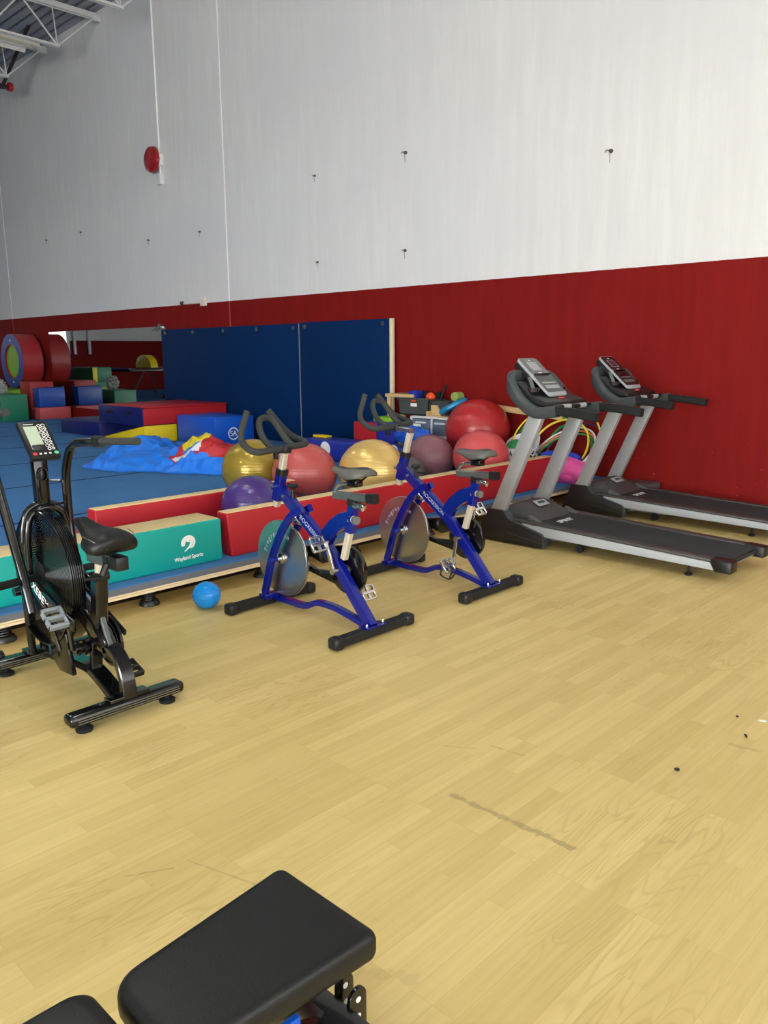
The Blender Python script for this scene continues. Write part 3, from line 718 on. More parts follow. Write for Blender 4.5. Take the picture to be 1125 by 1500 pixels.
# shelf cart of clear drawers carrying the dark bin
t = thing('drawer_unit', 'white framed clear plastic drawer unit under the dark grey bin', 'drawer unit', (-6.35, 7.5, ZT))
fr = MB()
for z in (.50, .725): fr.box((-6.64, 7.32, z - .012), (-6.02, 7.72, z + .012), .005)
for xx in (-6.63, -6.30, -6.03): fr.box((xx - .012, 7.32, ZT), (xx + .012, 7.345, .725))
fr.box((-6.64, 7.7, ZT), (-6.02, 7.72, .725)); fr.box((-6.64, 7.33, ZT), (-6.02, 7.72, ZT + .02))
fr.build('frame', M['whiteplastic'], t)
for (a, b_) in ((-6.615, -6.315), (-6.285, -6.045)):
    for (z0, z1) in ((.52, .705), (.23, .48)):
        d = MB().box((a, 7.325, z0), (b_, 7.69, z1), .006).build('drawer', M['clear'], t)
        MB().box(((a + b_) / 2 - .08, 7.305, z1 - .05), ((a + b_) / 2 + .08, 7.3245, z1 - .03), .004).build('handle', M['whiteplastic'], d)
MB().box((-6.59, 7.322, .60), (-6.47, 7.3248, .645)).build('label_card', M['white'], t)
t = thing('storage_bin', 'dark grey plastic tote full of small gear by the red wall', 'storage bin', (-6.65, 7.55, .74))
def tp(v): return V((-6.66 + (v.x + 6.66) * (1 + .10 * (v.z - .74) / .22), v.y, v.z))
sb = MB(); th = .012
sb.box((-6.90, 7.40, .738), (-6.42, 7.72, .752), 0, taper=tp)
sb.box((-6.90, 7.40, .74), (-6.42, 7.40 + th, .935), 0, taper=tp); sb.box((-6.90, 7.72 - th, .74), (-6.42, 7.72, .935), 0, taper=tp)
sb.box((-6.90, 7.40, .74), (-6.90 + th, 7.72, .935), 0, taper=tp); sb.box((-6.42 - th, 7.40, .74), (-6.42, 7.72, .935), 0, taper=tp)
sb.box((-6.41, 7.46, .738), (-6.16, 7.72, .90)); sb.box((-6.42, 7.45, .90), (-6.15, 7.73, .915))
sb.build('tub', M['bin'], t)
MB().box((-6.93, 7.385, .925), (-6.40, 7.3995, .95), .004).build('rim', M['bin'], t)
MB().box((-6.70, 7.392, .845), (-6.60, 7.3965, .885)).build('label_card', M['white'], t)
MB().box((-6.69, 7.390, .905), (-6.62, 7.3965, .925)).build('latch', M['orange'], t)
one(MB().ball((-6.52, 7.56, .955), .06, 24, 16), 'small_ball', M['orange'], 'orange ball lying on the gear in the dark grey tote', 'ball', (-6.52, 7.56, .9))
one(MB().box((-6.82, 7.48, .93), (-6.68, 7.62, 1.03), .01, mtx=None).box((-6.80, 7.4785, .95), (-6.785, 7.4795, 1.02)), 'foam_cube', M['vroyal'], 'small dark blue foam cube sticking out of the dark grey tote', 'foam cube', (-6.75, 7.55, .93))
t = thing('dumbbell', 'black dumbbell lying across the dark grey tote', 'dumbbell', (-6.58, 7.62, .96))
MB().cyl((-6.66, 7.64, .97), (-6.42, 7.64, .99), .014, 12).build('handle', M['black'], t)
for xx in (-6.66, -6.44): MB().lathe([(0, -.03), (.045, -.03), (.05, 0), (.045, .03), (0, .03)], 'x', (xx, 7.64, .975), 16).build('head', M['blackrubber'], t)
one(MB().cyl((-6.40, 7.60, .92), (-6.38, 7.68, 1.10), .015, 12), 'rubber_tube', M['blackrubber'], 'thin black tube standing up out of the dark grey tote', 'tube', (-6.4, 7.6, .92))
one(MB().lathe([(0, -.07), (.045, -.07), (.055, -.06), (.055, .06), (.045, .07), (0, .07)], 'y', (-6.13, 7.60, .972), 20), 'foam_roll', M['limefoam'], 'small lime green foam roll lying beside the dark grey tote', 'foam roll', (-6.13, 7.6, .917))
tr = MB(); tr.box((-6.40, 7.34, .738), (-6.04, 7.46, .752)); tr.box((-6.40, 7.44, .752), (-6.30, 7.452, .87)); tr.box((-6.40, 7.34, .752), (-6.388, 7.44, .80))
tr.prism([(-6.40, .752), (-6.25, .752), (-6.25, .80), (-6.31, .87), (-6.40, .87)], 7.428, 7.4395, 'y')
one(tr, 'wooden_tray', M['pine'], 'pale wooden tray on the clear drawer unit', 'tray', (-6.2, 7.4, .738))
one(MB().lathe([(0, -.03), (.15, -.035), (.185, -.012), (.185, .012), (.15, .035), (0, .03)], 'z', (0, 0, 0), 32), 'balance_disc', M['cyan'], 'cyan inflatable balance disc leaning between the wooden tray and biggest ball', 'balance disc', (0, 0, 0)).location = (-6.03, 7.40, .875)
bpy.data.objects['balance_disc'].rotation_euler = (math.radians(12), math.radians(-24), 0)
t = thing('waste_bin', 'black bin with a yellow item inside, under the pine table', 'bin', (-6.75, 7.25, ZT))
t['label'] = 'small black bin in front of the pine table legs'
MB().lathe([(.11, 0), (.14, .38), (.15, .385), (.15, .40), (.135, .40), (.105, .02), (0, .02)], 'z', (-6.50, 7.12, ZT), 24).build('tub', M['binblack'], t)
one(MB().box((-6.48, 6.93, .47), (-6.42, 6.97, .53), .008), 'sponge', M['vyellow'], 'small yellow sponge on the royal blue mat beside the black bin', 'sponge', (-6.45, 6.95, .441)).location.z = .412
# laundry basket with a green ball
t = thing('fabric_basket', 'white fabric basket with black pattern and lettering, beside the coral ball', 'basket', (-5.05, 7.3, ZT))
MB().lathe([(.17, 0), (.19, .27), (.192, .27)], 'z', (-4.99, 7.28, ZT), 28).build('patterned_side', M['pattern'], t)
lm = MB(); lv_ = []; lf = []
for i in range(33):
    a = 2 * PI * i / 32; hh = .30 + .14 * max(0, math.sin(a)) ** .6 if math.sin(a) > 0 else .30
    for (r2, z2) in ((.193, .272), (.205, hh), (.199, hh), (.186, .272)): lv_.append((-4.99 + r2 * math.cos(a), 7.28 + r2 * math.sin(a), ZT + z2))
for i in range(32):
    for k in range(3): lf.append((4 * i + k, 4 * i + k + 1, 4 * i + 5 + k, 4 * i + 4 + k))
lm.add(lv_, lf).build('rim', M['tarpwhite'], t)
np_ = MB(); pv = []
for i in range(9):
    a = math.radians(-128 + 76 * i / 8); pv += [(-4.99 + .2095 * math.cos(a), 7.28 + .2095 * math.sin(a), .375), (-4.99 + .2095 * math.cos(a), 7.28 + .2095 * math.sin(a), .475)]
np_.add(pv, [(2 * i, 2 * i + 2, 2 * i + 3, 2 * i + 1) for i in range(8)]).build('name_panel', M['white'], t)
text('lettering', 'BA', .075, (-4.995, 7.064, .425), (1, 0, 0), (0, 0, 1), M['black'], t, spacing=1.25)
one(MB().ball((-5.01, 7.22, .455), .115, 28, 20), 'play_ball', M['green'], 'green ball sitting in the white fabric basket', 'ball', (-4.99, 7.28, .38))
# pine rack bar fixed to the wall
t = thing('pine_rail', 'pine rail propped on short posts along the red wall behind the hoops', 'wooden rail', (-5.3, 7.72, ZT))
MB().box((-5.66, 7.70, .82), (-4.75, 7.745, .885), .004, mtx=Matrix.Translation((-5.6, 7.7, .85)) @ Matrix.Rotation(math.radians(4.5), 4, 'Y') @ Matrix.Translation((5.6, -7.7, -.85))).build('rail', M['pine'], t)
for xx in (-5.60,): MB().box((xx - .02, 7.705, ZT), (xx + .02, 7.74, .80), .003).build('post', M['pine'], t)
def hoop(xc, R, lean, yaw, m, label, yt=7.76, r=.011):
    l = math.radians(lean)
    mb = MB(); mb.tube([(R * math.cos(2 * PI * i / 72), 0, R * math.sin(2 * PI * i / 72)) for i in range(72)], r, 10, closed=True)
    o = one(mb, 'hula_hoop', m, label, 'hula hoop', (0, 0, 0), 'hula hoops leaning on the red wall')
    o.location = (xc, yt - R * math.sin(l) - .015, ZT + r + R * math.cos(l)); o.rotation_euler = (-l, 0, math.radians(yaw)); return o
hoop(-4.67, .475, 41, 14, M['yellow'], 'largest yellow hoop, outermost around the others behind the treadmill uprights', 7.78, .010)
hoop(-4.90, .345, 27, 3, M['green'], 'green hoop at the left of the others, just inside the largest yellow hoop', 7.76, .016)
hoop(-4.652, .336, 32, -1, M['yellow'], 'bright yellow hoop at the front left, outside the white hoop', 7.70, .012)
hoop(-4.56, .375, 49, -14, M['white'], 'white hoop just above the orange hoop', 7.72, .010)
hoop(-4.53, .362, 50.5, -11, M['hooporange'], 'orange hoop between the white and green hoops', 7.685, .010)
hoop(-4.50, .345, 51, -6, M['green'], 'green hoop directly below the orange hoop', 7.65, .010)
hoop(-4.48, .352, 41, -9, M['purple'], 'dark purple hoop behind the white hoop', 7.77, .010)
hoop(-4.62, .268, 14, 0, M['green'], 'dark green hoop whose right side drops behind the blue cloth', 7.74, .014)
def crumple(c, R, sc, m, name, label, seed, amp=.28, cat='bag'):
    def fn(d): return 1 + amp * (.5 - abs(noise.noise(d * 2.4 + V((seed, 0, 0))))) + .10 * (.5 - abs(noise.noise(d * 6 + V((0, seed, 0)))) * 2)
    return one(MB().ball(c, R, 56, 36, sc, fn), name, m, label, cat, (c[0], c[1], c[2] - R * sc[2]), angle=60)
crumple((-4.33, 7.12, .305), .20, (1.3, .55, .62), M['pink'], 'fabric_bag', 'slumped bright pink fabric bag behind the nearer treadmill upright', 3.1)
crumple((-4.52, 7.33, .40), .12, (1.9, .5, .55), M['cobalt'], 'cloth_heap', 'cobalt blue cloth bundled on top of the pink bag', 5.7, cat='cloth')
crumple((-4.78, 7.17, .43), .07, (1.2, .8, .8), M['pink'], 'fabric_pouch', 'small pink pouch at the foot of the larger yellow hoop', 1.7)
bpy.data.objects['fabric_pouch'].location.z = .24
block('equipment_case', (-3.86, 7.40, 0), (-3.58, 7.70, .20), M['greyplastic'], 'low grey case on the floor between the farther treadmill and the wall', 'case')
one(MB().box((-3.98, 7.02, 0), (-3.94, 7.5, .03)), 'pine_strip', M['pine'], 'short pine strip on the floor beside the platform end', 'wood strip', (-3.96, 7.2, 0))

# ------------------------------------------------------------------ trampoline seen in the mirror
t = thing('trampoline', 'blue padded trampoline on steel legs, seen in the mirror', 'trampoline', (-23.5, 2.2, ZT))
MB().box((-25.0, 1.0, .98), (-22.4, 3.3, 1.03), .01).build('bed', M['black'], t)
pd = MB()
for (a, b_) in (((-25.1, .9), (-22.3, 1.2)), ((-25.1, 3.1), (-22.3, 3.4))): pd.box((a[0], a[1], 1.03), (b_[0], b_[1], 1.08), .01)
pd.build('pad', M['vnavy'], t)
for xx in (-24.8, -22.6):
    for yy in (1.1, 3.2):
        MB().tube([(xx, yy, ZT + .03), (xx + .3, yy - .3 + .6 * (yy < 2), .98)], .03, 8).build('leg', M['steelgrey'], t)
one(MB().prism([(-22.6 + .45 * math.cos(PI * i / 16), 1.09 + .38 * math.sin(PI * i / 16)) for i in range(17)], 2.5, 2.75, 'y', .01), 'foam_arch', M['vyellow'], 'yellow half round foam piece on the trampoline, seen in the mirror', 'foam arch', (-22.6, 2.6, 1.09))
one(MB().prism([(-22, ZT), (-20.6, ZT), (-20.6, .85)], 1.3, 2.6, 'y', .01), 'foam_wedge', M['vredside'], 'red foam wedge in front of the trampoline, seen in the mirror', 'foam wedge', (-21.3, 1.9, ZT))

def loft(mb, rings, cap=True):
    m = len(rings[0]); vs = [p for r in rings for p in r]; fs = []
    for i in range(len(rings) - 1):
        for j in range(m): fs.append((i * m + j, i * m + (j + 1) % m, (i + 1) * m + (j + 1) % m, (i + 1) * m + j))
    if cap: fs += [tuple(range(m))[::-1], tuple((len(rings) - 1) * m + j for j in range(m))]
    return mb.add(vs, fs)

def saddle_mesh(mb, secs, yc, drop=.02, crown=.012, n=24):
    """secs: (x, half width, z of the top, thickness); wings droop with drop"""
    rings = []
    for (x, w, z, th) in secs:
        r = []
        for j in range(n):
            a = 2 * PI * j / n; cy, sz = math.cos(a), math.sin(a)
            yy = w * (abs(cy) ** .75) * (1 if cy >= 0 else -1)
            zz = z - th / 2 + th / 2 * (abs(sz) ** .8) * (1 if sz >= 0 else -1)
            k = abs(yy) / .13
            zz -= drop * k * k * 2.2
            if sz > 0: zz -= crown * math.exp(-(yy / .025) ** 2)
            r.append(V((x, yc + yy, zz)))
        rings.append(r)
    return loft(mb, rings)

# ------------------------------------------------------------------ spin bikes
def pedal(mb, c, w=.095, l=.075, tilt=0.0, t=.018, m2=None):
    """open cage pedal: frame plus bars, w along y, l along x"""
    R = Matrix.Translation(c) @ Matrix.Rotation(tilt, 4, 'Y')
    for s_ in (-1, 1):
        mb.box((-l / 2, s_ * w / 2 - .006, -t / 2), (l / 2, s_ * w / 2 + .006, t / 2), .003, 1, mtx=R)
        mb.box((s_ * l / 2 - .006, -w / 2, -t / 2), (s_ * l / 2 + .006, w / 2, t / 2), .003, 1, mtx=R)
    mb.box((-.010, -w / 2, -.009), (.010, w / 2, .009), .003, 1, mtx=R)
    mb.box((-l / 2, -.008, -.006), (l / 2, .008, .006), 0, mtx=R)
    return mb

def make_spin_bike(label, Y, dx=0.0, crank_up=True, hx=0.0, hz=0.0):
    DH = lambda x, y, z: V((x + dx + hx, Y + y, z + hz))
    D = lambda x, y, z: V((x + dx, Y + y, z))
    T = lambda pts, y=0.0: [D(p[0], y, p[1]) for p in pts]
    root = thing('spin_bike', label, 'spin bike', (-3.37 + dx, Y, 0), 'blue spin bikes')
    # frame
    fr = MB()
    fr.tube(rounded(T([(-3.705, .748), (-3.255, .432), (-2.925, .055)]), .05, 4), rect=(.068, .05), up=(0, 1, 0))
    fr.tube(T([(-3.652, .815), (-3.700, .655)]), rect=(.056, .054), up=(0, 1, 0))
    fr.tube(spline(T([(-3.775, .055), (-3.60, .05), (-3.46, .055), (-3.36, .095), (-3.24, .10), (-3.12, .085), (-2.93, .045)]), 6), rect=(.034, .042), up=(0, 1, 0))
    fr.build('frame', M['bikeblue'], root)
    for sg in (-1, 1):
        p = spline([D(-3.44, sg * .030, .635), D(-3.52, sg * .045, .585), D(-3.60, sg * .058, .48), D(-3.69, sg * .060, .315), D(-3.745, sg * .060, .16), D(-3.785, sg * .060, .05)], 7)
        f = MB(); f.tube(p, rect=(.044, .030), up=(0, 1, 0)); f.build('fork_leg', M['bikeblue'], root)
    MB().box(D(-3.80, -.085, .048), D(-3.74, .085, .078), .004).build('front_bracket', M['bikeblue'], root)
    sa = MB(); sp_ = spline(T([(-3.285, .462), (-3.235, .535), (-3.15, .60), (-3.055, .635)]), 6)
    sa.tube(sp_, rect=(.085, .045), up=(0, 1, 0)); sa.build('seat_arm', M['bikeblue'], root)
    MB().tube(T([(-3.052, .708), (-3.082, .552)]), rect=(.052, .052), up=(0, 1, 0)).build('seat_tube', M['bikeblue'], root)
    sp2 = MB(); sp2.tube(T([(-3.083, .556), (-3.132, .395)]), rect=(.036, .036), up=(0, 1, 0)); sp2.tube(T([(-3.050, .71), (-3.042, .755)]), rect=(.036, .036), up=(0, 1, 0))
    sp2.build('seat_post', M['beigepost'], root)
    MB().tube(T([(-3.0465, .733), (-3.0525, .702)]), rect=(.062, .062), up=(0, 1, 0)).build('collar', M['blackplastic'], root)
    k = MB(); k.cyl(D(-3.05, -.03, .637), D(-3.0, -.045, .637), .017, 14); k.build('seat_knob_stem', M['bluebolt'], root)
    MB().cyl(D(-3.005, -.044, .637), D(-2.997, -.046, .637), .021, 18).build('washer', M['white'], root)
    MB().cyl(D(-2.998, -.046, .637), D(-2.972, -.054, .637), .022, 18).build('seat_knob', M['saddlegrey'], root)
    MB().lathe([(0, -.012), (.010, -.010), (.010, 0)], 'y', D(-3.06, -.0265, .625), 10).build('bolt', M['chrome'], root)
    # sliding saddle carriage
    MB().tube(T([(-3.195, .742), (-2.935, .752)]), rect=(.042, .042), up=(0, 1, 0)).build('seat_slider', M['steelgrey'], root)
    MB().tube(T([(-2.936, .752), (-2.885, .754)]), rect=(.052, .052), up=(0, 1, 0)).build('slider_cap', M['blackplastic'], root)
    MB().box(D(-3.03, -.035, .695), D(-2.95, .0, .722), .006).cyl(D(-2.99, -.03, .708), D(-2.93, -.05, .70), .010, 10).build('slider_clamp', M['chrome'], root)
    MB().tube(spline([D(-3.19, 0, .728), D(-3.192, 0, .765), D(-3.165, 0, .800), D(-3.115, 0, .812), D(-3.04, 0, .815)], 6), .012, 12).build('saddle_rod', M['chrome'], root)
    sd = thing_part = MB()
    saddle_mesh(sd, [(-3.205, .012, .896, .018), (-3.195, .022, .902, .032), (-3.15, .030, .903, .045), (-3.09, .044, .900, .062), (-3.05, .064, .904, .062), (-3.01, .080, .911, .055), (-2.97, .084, .913, .050), (-2.945, .074, .908, .042), (-2.932, .045, .900, .026)], Y, .022, .004)
    for i in range(len(sd.v)): sd.v[i].x += dx
    sdo = sd.build('saddle', M['saddlegrey'], root, angle=50)
    st = MB(); saddle_mesh(st, [(-3.20, .007, .9015, .016), (-3.15, .014, .9065, .02), (-3.09, .020, .9035, .02), (-3.05, .028, .9075, .02), (-3.0, .042, .9145, .02), (-2.965, .040, .916, .02), (-2.945, .02, .910, .015)], Y, .022, .004)
    for i in range(len(st.v)): st.v[i].x += dx
    st.build('saddle_top_panel', M['saddleblack'], sdo, angle=50)
    rl = MB()
    for sg in (-1, 1): rl.tube(spline([D(-3.15, sg * .018, .865), D(-3.08, sg * .02, .835), D(-3.02, sg * .024, .835), D(-2.97, sg * .03, .866)], 5), .005, 8)
    rl.box(D(-3.075, -.03, .803), D(-3.005, .03, .842), .008); rl.cyl(D(-3.04, -.038, .82), D(-3.04, .038, .82), .012, 12)
    rl.build('saddle_rails', M['black'], root)
    # handlebar
    MB().tube(T([(-3.614, .950), (-3.710, .615)]), rect=(.036, .038), up=(0, 1, 0)).build('handlebar_post', M['beigepost'], root)
    MB().tube(T([(-3.643, .842), (-3.652, .808)]), rect=(.062, .060), up=(0, 1, 0)).build('post_collar', M['blackplastic'], root)
    MB().box(DH(-3.66, -.028, .935), DH(-3.585, .028, .978), .008).box(DH(-3.665, -.05, .90), DH(-3.64, -.025, .955), .006).build('handlebar_clamp', M['blackplastic'], root)
    hb = MB()
    path = rounded([DH(-3.735, -.165, 1.180), DH(-3.745, -.225, 1.020), DH(-3.585, -.250, .958), DH(-3.62, 0, .966), DH(-3.64, .215, .972), DH(-3.80, .180, 1.015), DH(-3.870, .085, 1.165)], .075, 6)
    hb.tube(path, .0190, 12); hb.build('handlebar', M['foamgrip'], root)
    MB().tube(spline([DH(-3.625, -.075, .962), DH(-3.72, -.065, 1.01), DH(-3.765, -.062, 1.075), DH(-3.785, -.040, 1.118), DH(-3.79, .0, 1.130), DH(-3.775, .042, 1.115), DH(-3.74, .065, 1.06), DH(-3.68, .07, 1.0), DH(-3.63, .072, .972)], 7), .0190, 12).build('aero_loop', M['foamgrip'], root)
    if hx:
        MB().tube(T([(-3.595, .985), (-3.80, 1.002)]), rect=(.030, .040), up=(0, 1, 0)).build('handlebar_slider', M['chrome'], root)
        MB().tube(T([(-3.602, .972), (-3.62, .93)]), rect=(.038, .040), up=(0, 1, 0)).build('slider_joint', M['beigepost'], root)
    tk = MB(); tk.cyl(D(-3.555, -.0, .655), D(-3.553, -.0, .735), .012, 12); tk.lathe([(.012, 0), (.030, .010), (.034, .02), (.026, .032), (0, .036)], 'z', D(-3.553, 0, .733), 8); tk.cyl(D(-3.555, 0, .715), D(-3.44, -.01, .712), .006, 8)
    tk.build('tension_knob', M['blackplastic'], root)
    MB().cyl(D(-3.70, -.05, .735), D(-3.70, -.02, .735), .012, 12).cyl(D(-3.60, -.025, .69), D(-3.60, -.04, .69), .010, 10).build('bolt', M['chrome'], root)
    br = MB(); br.cyl(D(-3.52, -.03, .60), D(-3.52, .03, .60), .014, 10); br.tube([D(-3.54, -.03, .60), D(-3.50, -.02, .565), D(-3.47, -.02, .545)], .010, 8); br.box(D(-3.54, -.022, .535), D(-3.46, .022, .558), .006)
    br.build('brake', M['chrome'], root)
    # flywheel
    fc = D(-3.665, 0, .306)
    fw = MB().lathe([(.03, -.012), (.20, -.010), (.226, -.011), (.229, -.006), (.229, .006), (.226, .011), (.20, .010), (.03, .012)], 'y', fc, 72).build('flywheel', M['disc'], root)
    MB().cyl(fc + V((0, -.047, 0)), fc + V((0, .047, 0)), .014, 16).lathe([(.034, -.014), (.034, -.024), (.016, -.03)], 'y', fc, 20).build('axle', M['chrome'], fw)
    MB().cyl(fc + V((-.02, -.085, 0)), fc + V((-.02, -.045, 0)), .018, 12).cyl(fc + V((-.02, .045, 0)), fc + V((-.02, .085, 0)), .018, 12).build('axle_bolt', M['bluebolt'], root)
    tl = MB()
    for k_, ch in enumerate('Progression'):
        a_ = math.radians(168 - 10.4 * k_); er = V((math.cos(a_), 0, math.sin(a_))); et = V((math.sin(a_), 0, -math.cos(a_)))
        to_ = text('lettering', ch, .042, fc + er * .150 + V((0, -.0119, 0)), et, er, M['white'], fw, depth=.0003)
        off_ = V(root['_w']); tl.add([v.co + off_ for v in to_.data.vertices], [tuple(p.vertices) for p in to_.data.polygons]); bpy.data.objects.remove(to_)
    tl.build('lettering', M['lightprint'], fw)
    # chain guard (far side)
    gc = D(-3.165, 0, .315)
    g = MB(); n = 40
    disc = [(gc.x + .138 * math.cos(2 * PI * i / n), gc.z + .138 * math.sin(2 * PI * i / n)) for i in range(n)]
    g.prism(disc, Y + .045, Y + .078, 'y', .004)
    g.prism([(gc.x + .02, gc.z - .138), (gc.x - .10, gc.z - .10), (gc.x - .46, gc.z - .045), (gc.x - .47, gc.z - .01), (gc.x - .44, gc.z + .005), (gc.x - .27, gc.z - .045), (gc.x - .10, gc.z - .03)], Y + .046, Y + .076, 'y', .004)
    g.prism([(gc.x + .0, gc.z + .138), (gc.x - .12, gc.z + .03), (gc.x - .20, gc.z + .0), (gc.x - .30, gc.z + .025), (gc.x - .44, gc.z + .006), (gc.x - .45, gc.z + .03), (gc.x - .40, gc.z + .075), (gc.x - .16, gc.z + .112)], Y + .046, Y + .076, 'y', .004)
    g.build('chain_guard', M['black'], root)
    MB().cyl(D(-3.165, .03, .315), D(-3.165, .095, .315), .032, 20).build('bearing_cup', M['steelgrey'], root)
    cx, czz = -3.160, .328
    ang = 1.30 if crank_up else -1.50           # near crank direction in the x-z plane
    L = .165
    for sg in (-1, 1):
        a = ang if sg < 0 else ang + PI
        ex_, ez_ = cx - L * math.cos(a) * (1 if True else 0), czz + L * math.sin(a)
        y0 = sg * (.056 if sg < 0 else .095)
        ca = MB(); ca.tube([D(cx, y0, czz), D((cx + ex_) / 2, y0 + sg * .006, (czz + ez_) / 2), D(ex_, y0 + sg * .012, ez_)], rect=(.024, .012), up=(0, 1, 0))
        ca.cyl(D(cx, sg * .026, czz), D(cx, y0 + sg * .012, czz), .017, 16); ca.cyl(D(ex_, y0, ez_), D(ex_, y0 + sg * .022, ez_), .012, 12)
        co = ca.build('crank_arm', M['chrome'], root)
        pm_ = MB(); pedal(pm_, D(ex_, y0 + sg * .068, ez_), .09, .08, 1.05 if crank_up else .9); pm_.build('pedal', M['chrome'], co)
        if not crank_up and sg < 0:
            tc_ = MB(); tc_.tube(spline([D(ex_ - .045, y0 + sg * .068, ez_ - .02), D(ex_ - .03, y0 + sg * .1, ez_ - .06), D(ex_ + .02, y0 + sg * .07, ez_ - .085), D(ex_ + .035, y0 + sg * .035, ez_ - .05)], 5), rect=(.012, .006)); tc_.tube(spline([D(ex_ + .04, y0 + sg * .068, ez_ - .02), D(ex_ + .04, y0 + sg * .09, ez_ - .06), D(ex_ + .02, y0 + sg * .07, ez_ - .085)], 5), rect=(.012, .006)); tc_.build('toe_cage', M['blackplastic'], co)
    # stabilisers
    for (x, y0, y1, z0) in ((-3.785, -.265, .265, .036), (-2.915, -.235, .235, .036)):
        b_ = MB(); b_.tube([D(x, y0, z0), D(x, y1, z0)], rect=(.062, .050)); so = b_.build('stabilizer', M['blackrubber'], root)
        for sg, ye in ((-1, y0), (1, y1)):
            c = MB(); c.box(D(x - .038, min(ye, ye + sg * .065), .003), D(x + .038, max(ye, ye + sg * .065), .067), .016, 3); c.build('end_cap', M['blackplastic'], so)
    pl = MB(); pl.box(D(-2.95, -.075, .0615), D(-2.88, .075, .068), .002); pl.build('rear_plate', M['bikeblue'], root)
    for sg in (-1, 1): MB().lathe([(.007, 0), (.009, .006), (.005, .020), (0, .022)], 'z', D(-2.90, sg * .06, .068), 10).build('bolt', M['chrome'], root)
    for sg in (-1, 1): MB().lathe([(.007, 0), (.009, .006), (.005, .014), (0, .016)], 'z', D(-3.79, sg * .075, .078), 10).build('bolt', M['chrome'], root)
    # name along the upper tube
    d = V((.45, 0, -.316)).normalized()
    text('lettering', 'PROGRESSION', .036, D(-3.386, -.0262, .532), d, (d.z * -1, 0, d.x), M['lightprint'], root, depth=.0003, spacing=1.0)
    return root
make_spin_bike('glossy blue spin bike nearer the camera, in front of the purple ball', 2.915, 0, True)
make_spin_bike('glossy blue spin bike farther back, in front of the plum ball', 3.975, 0, False, -.125, .045)

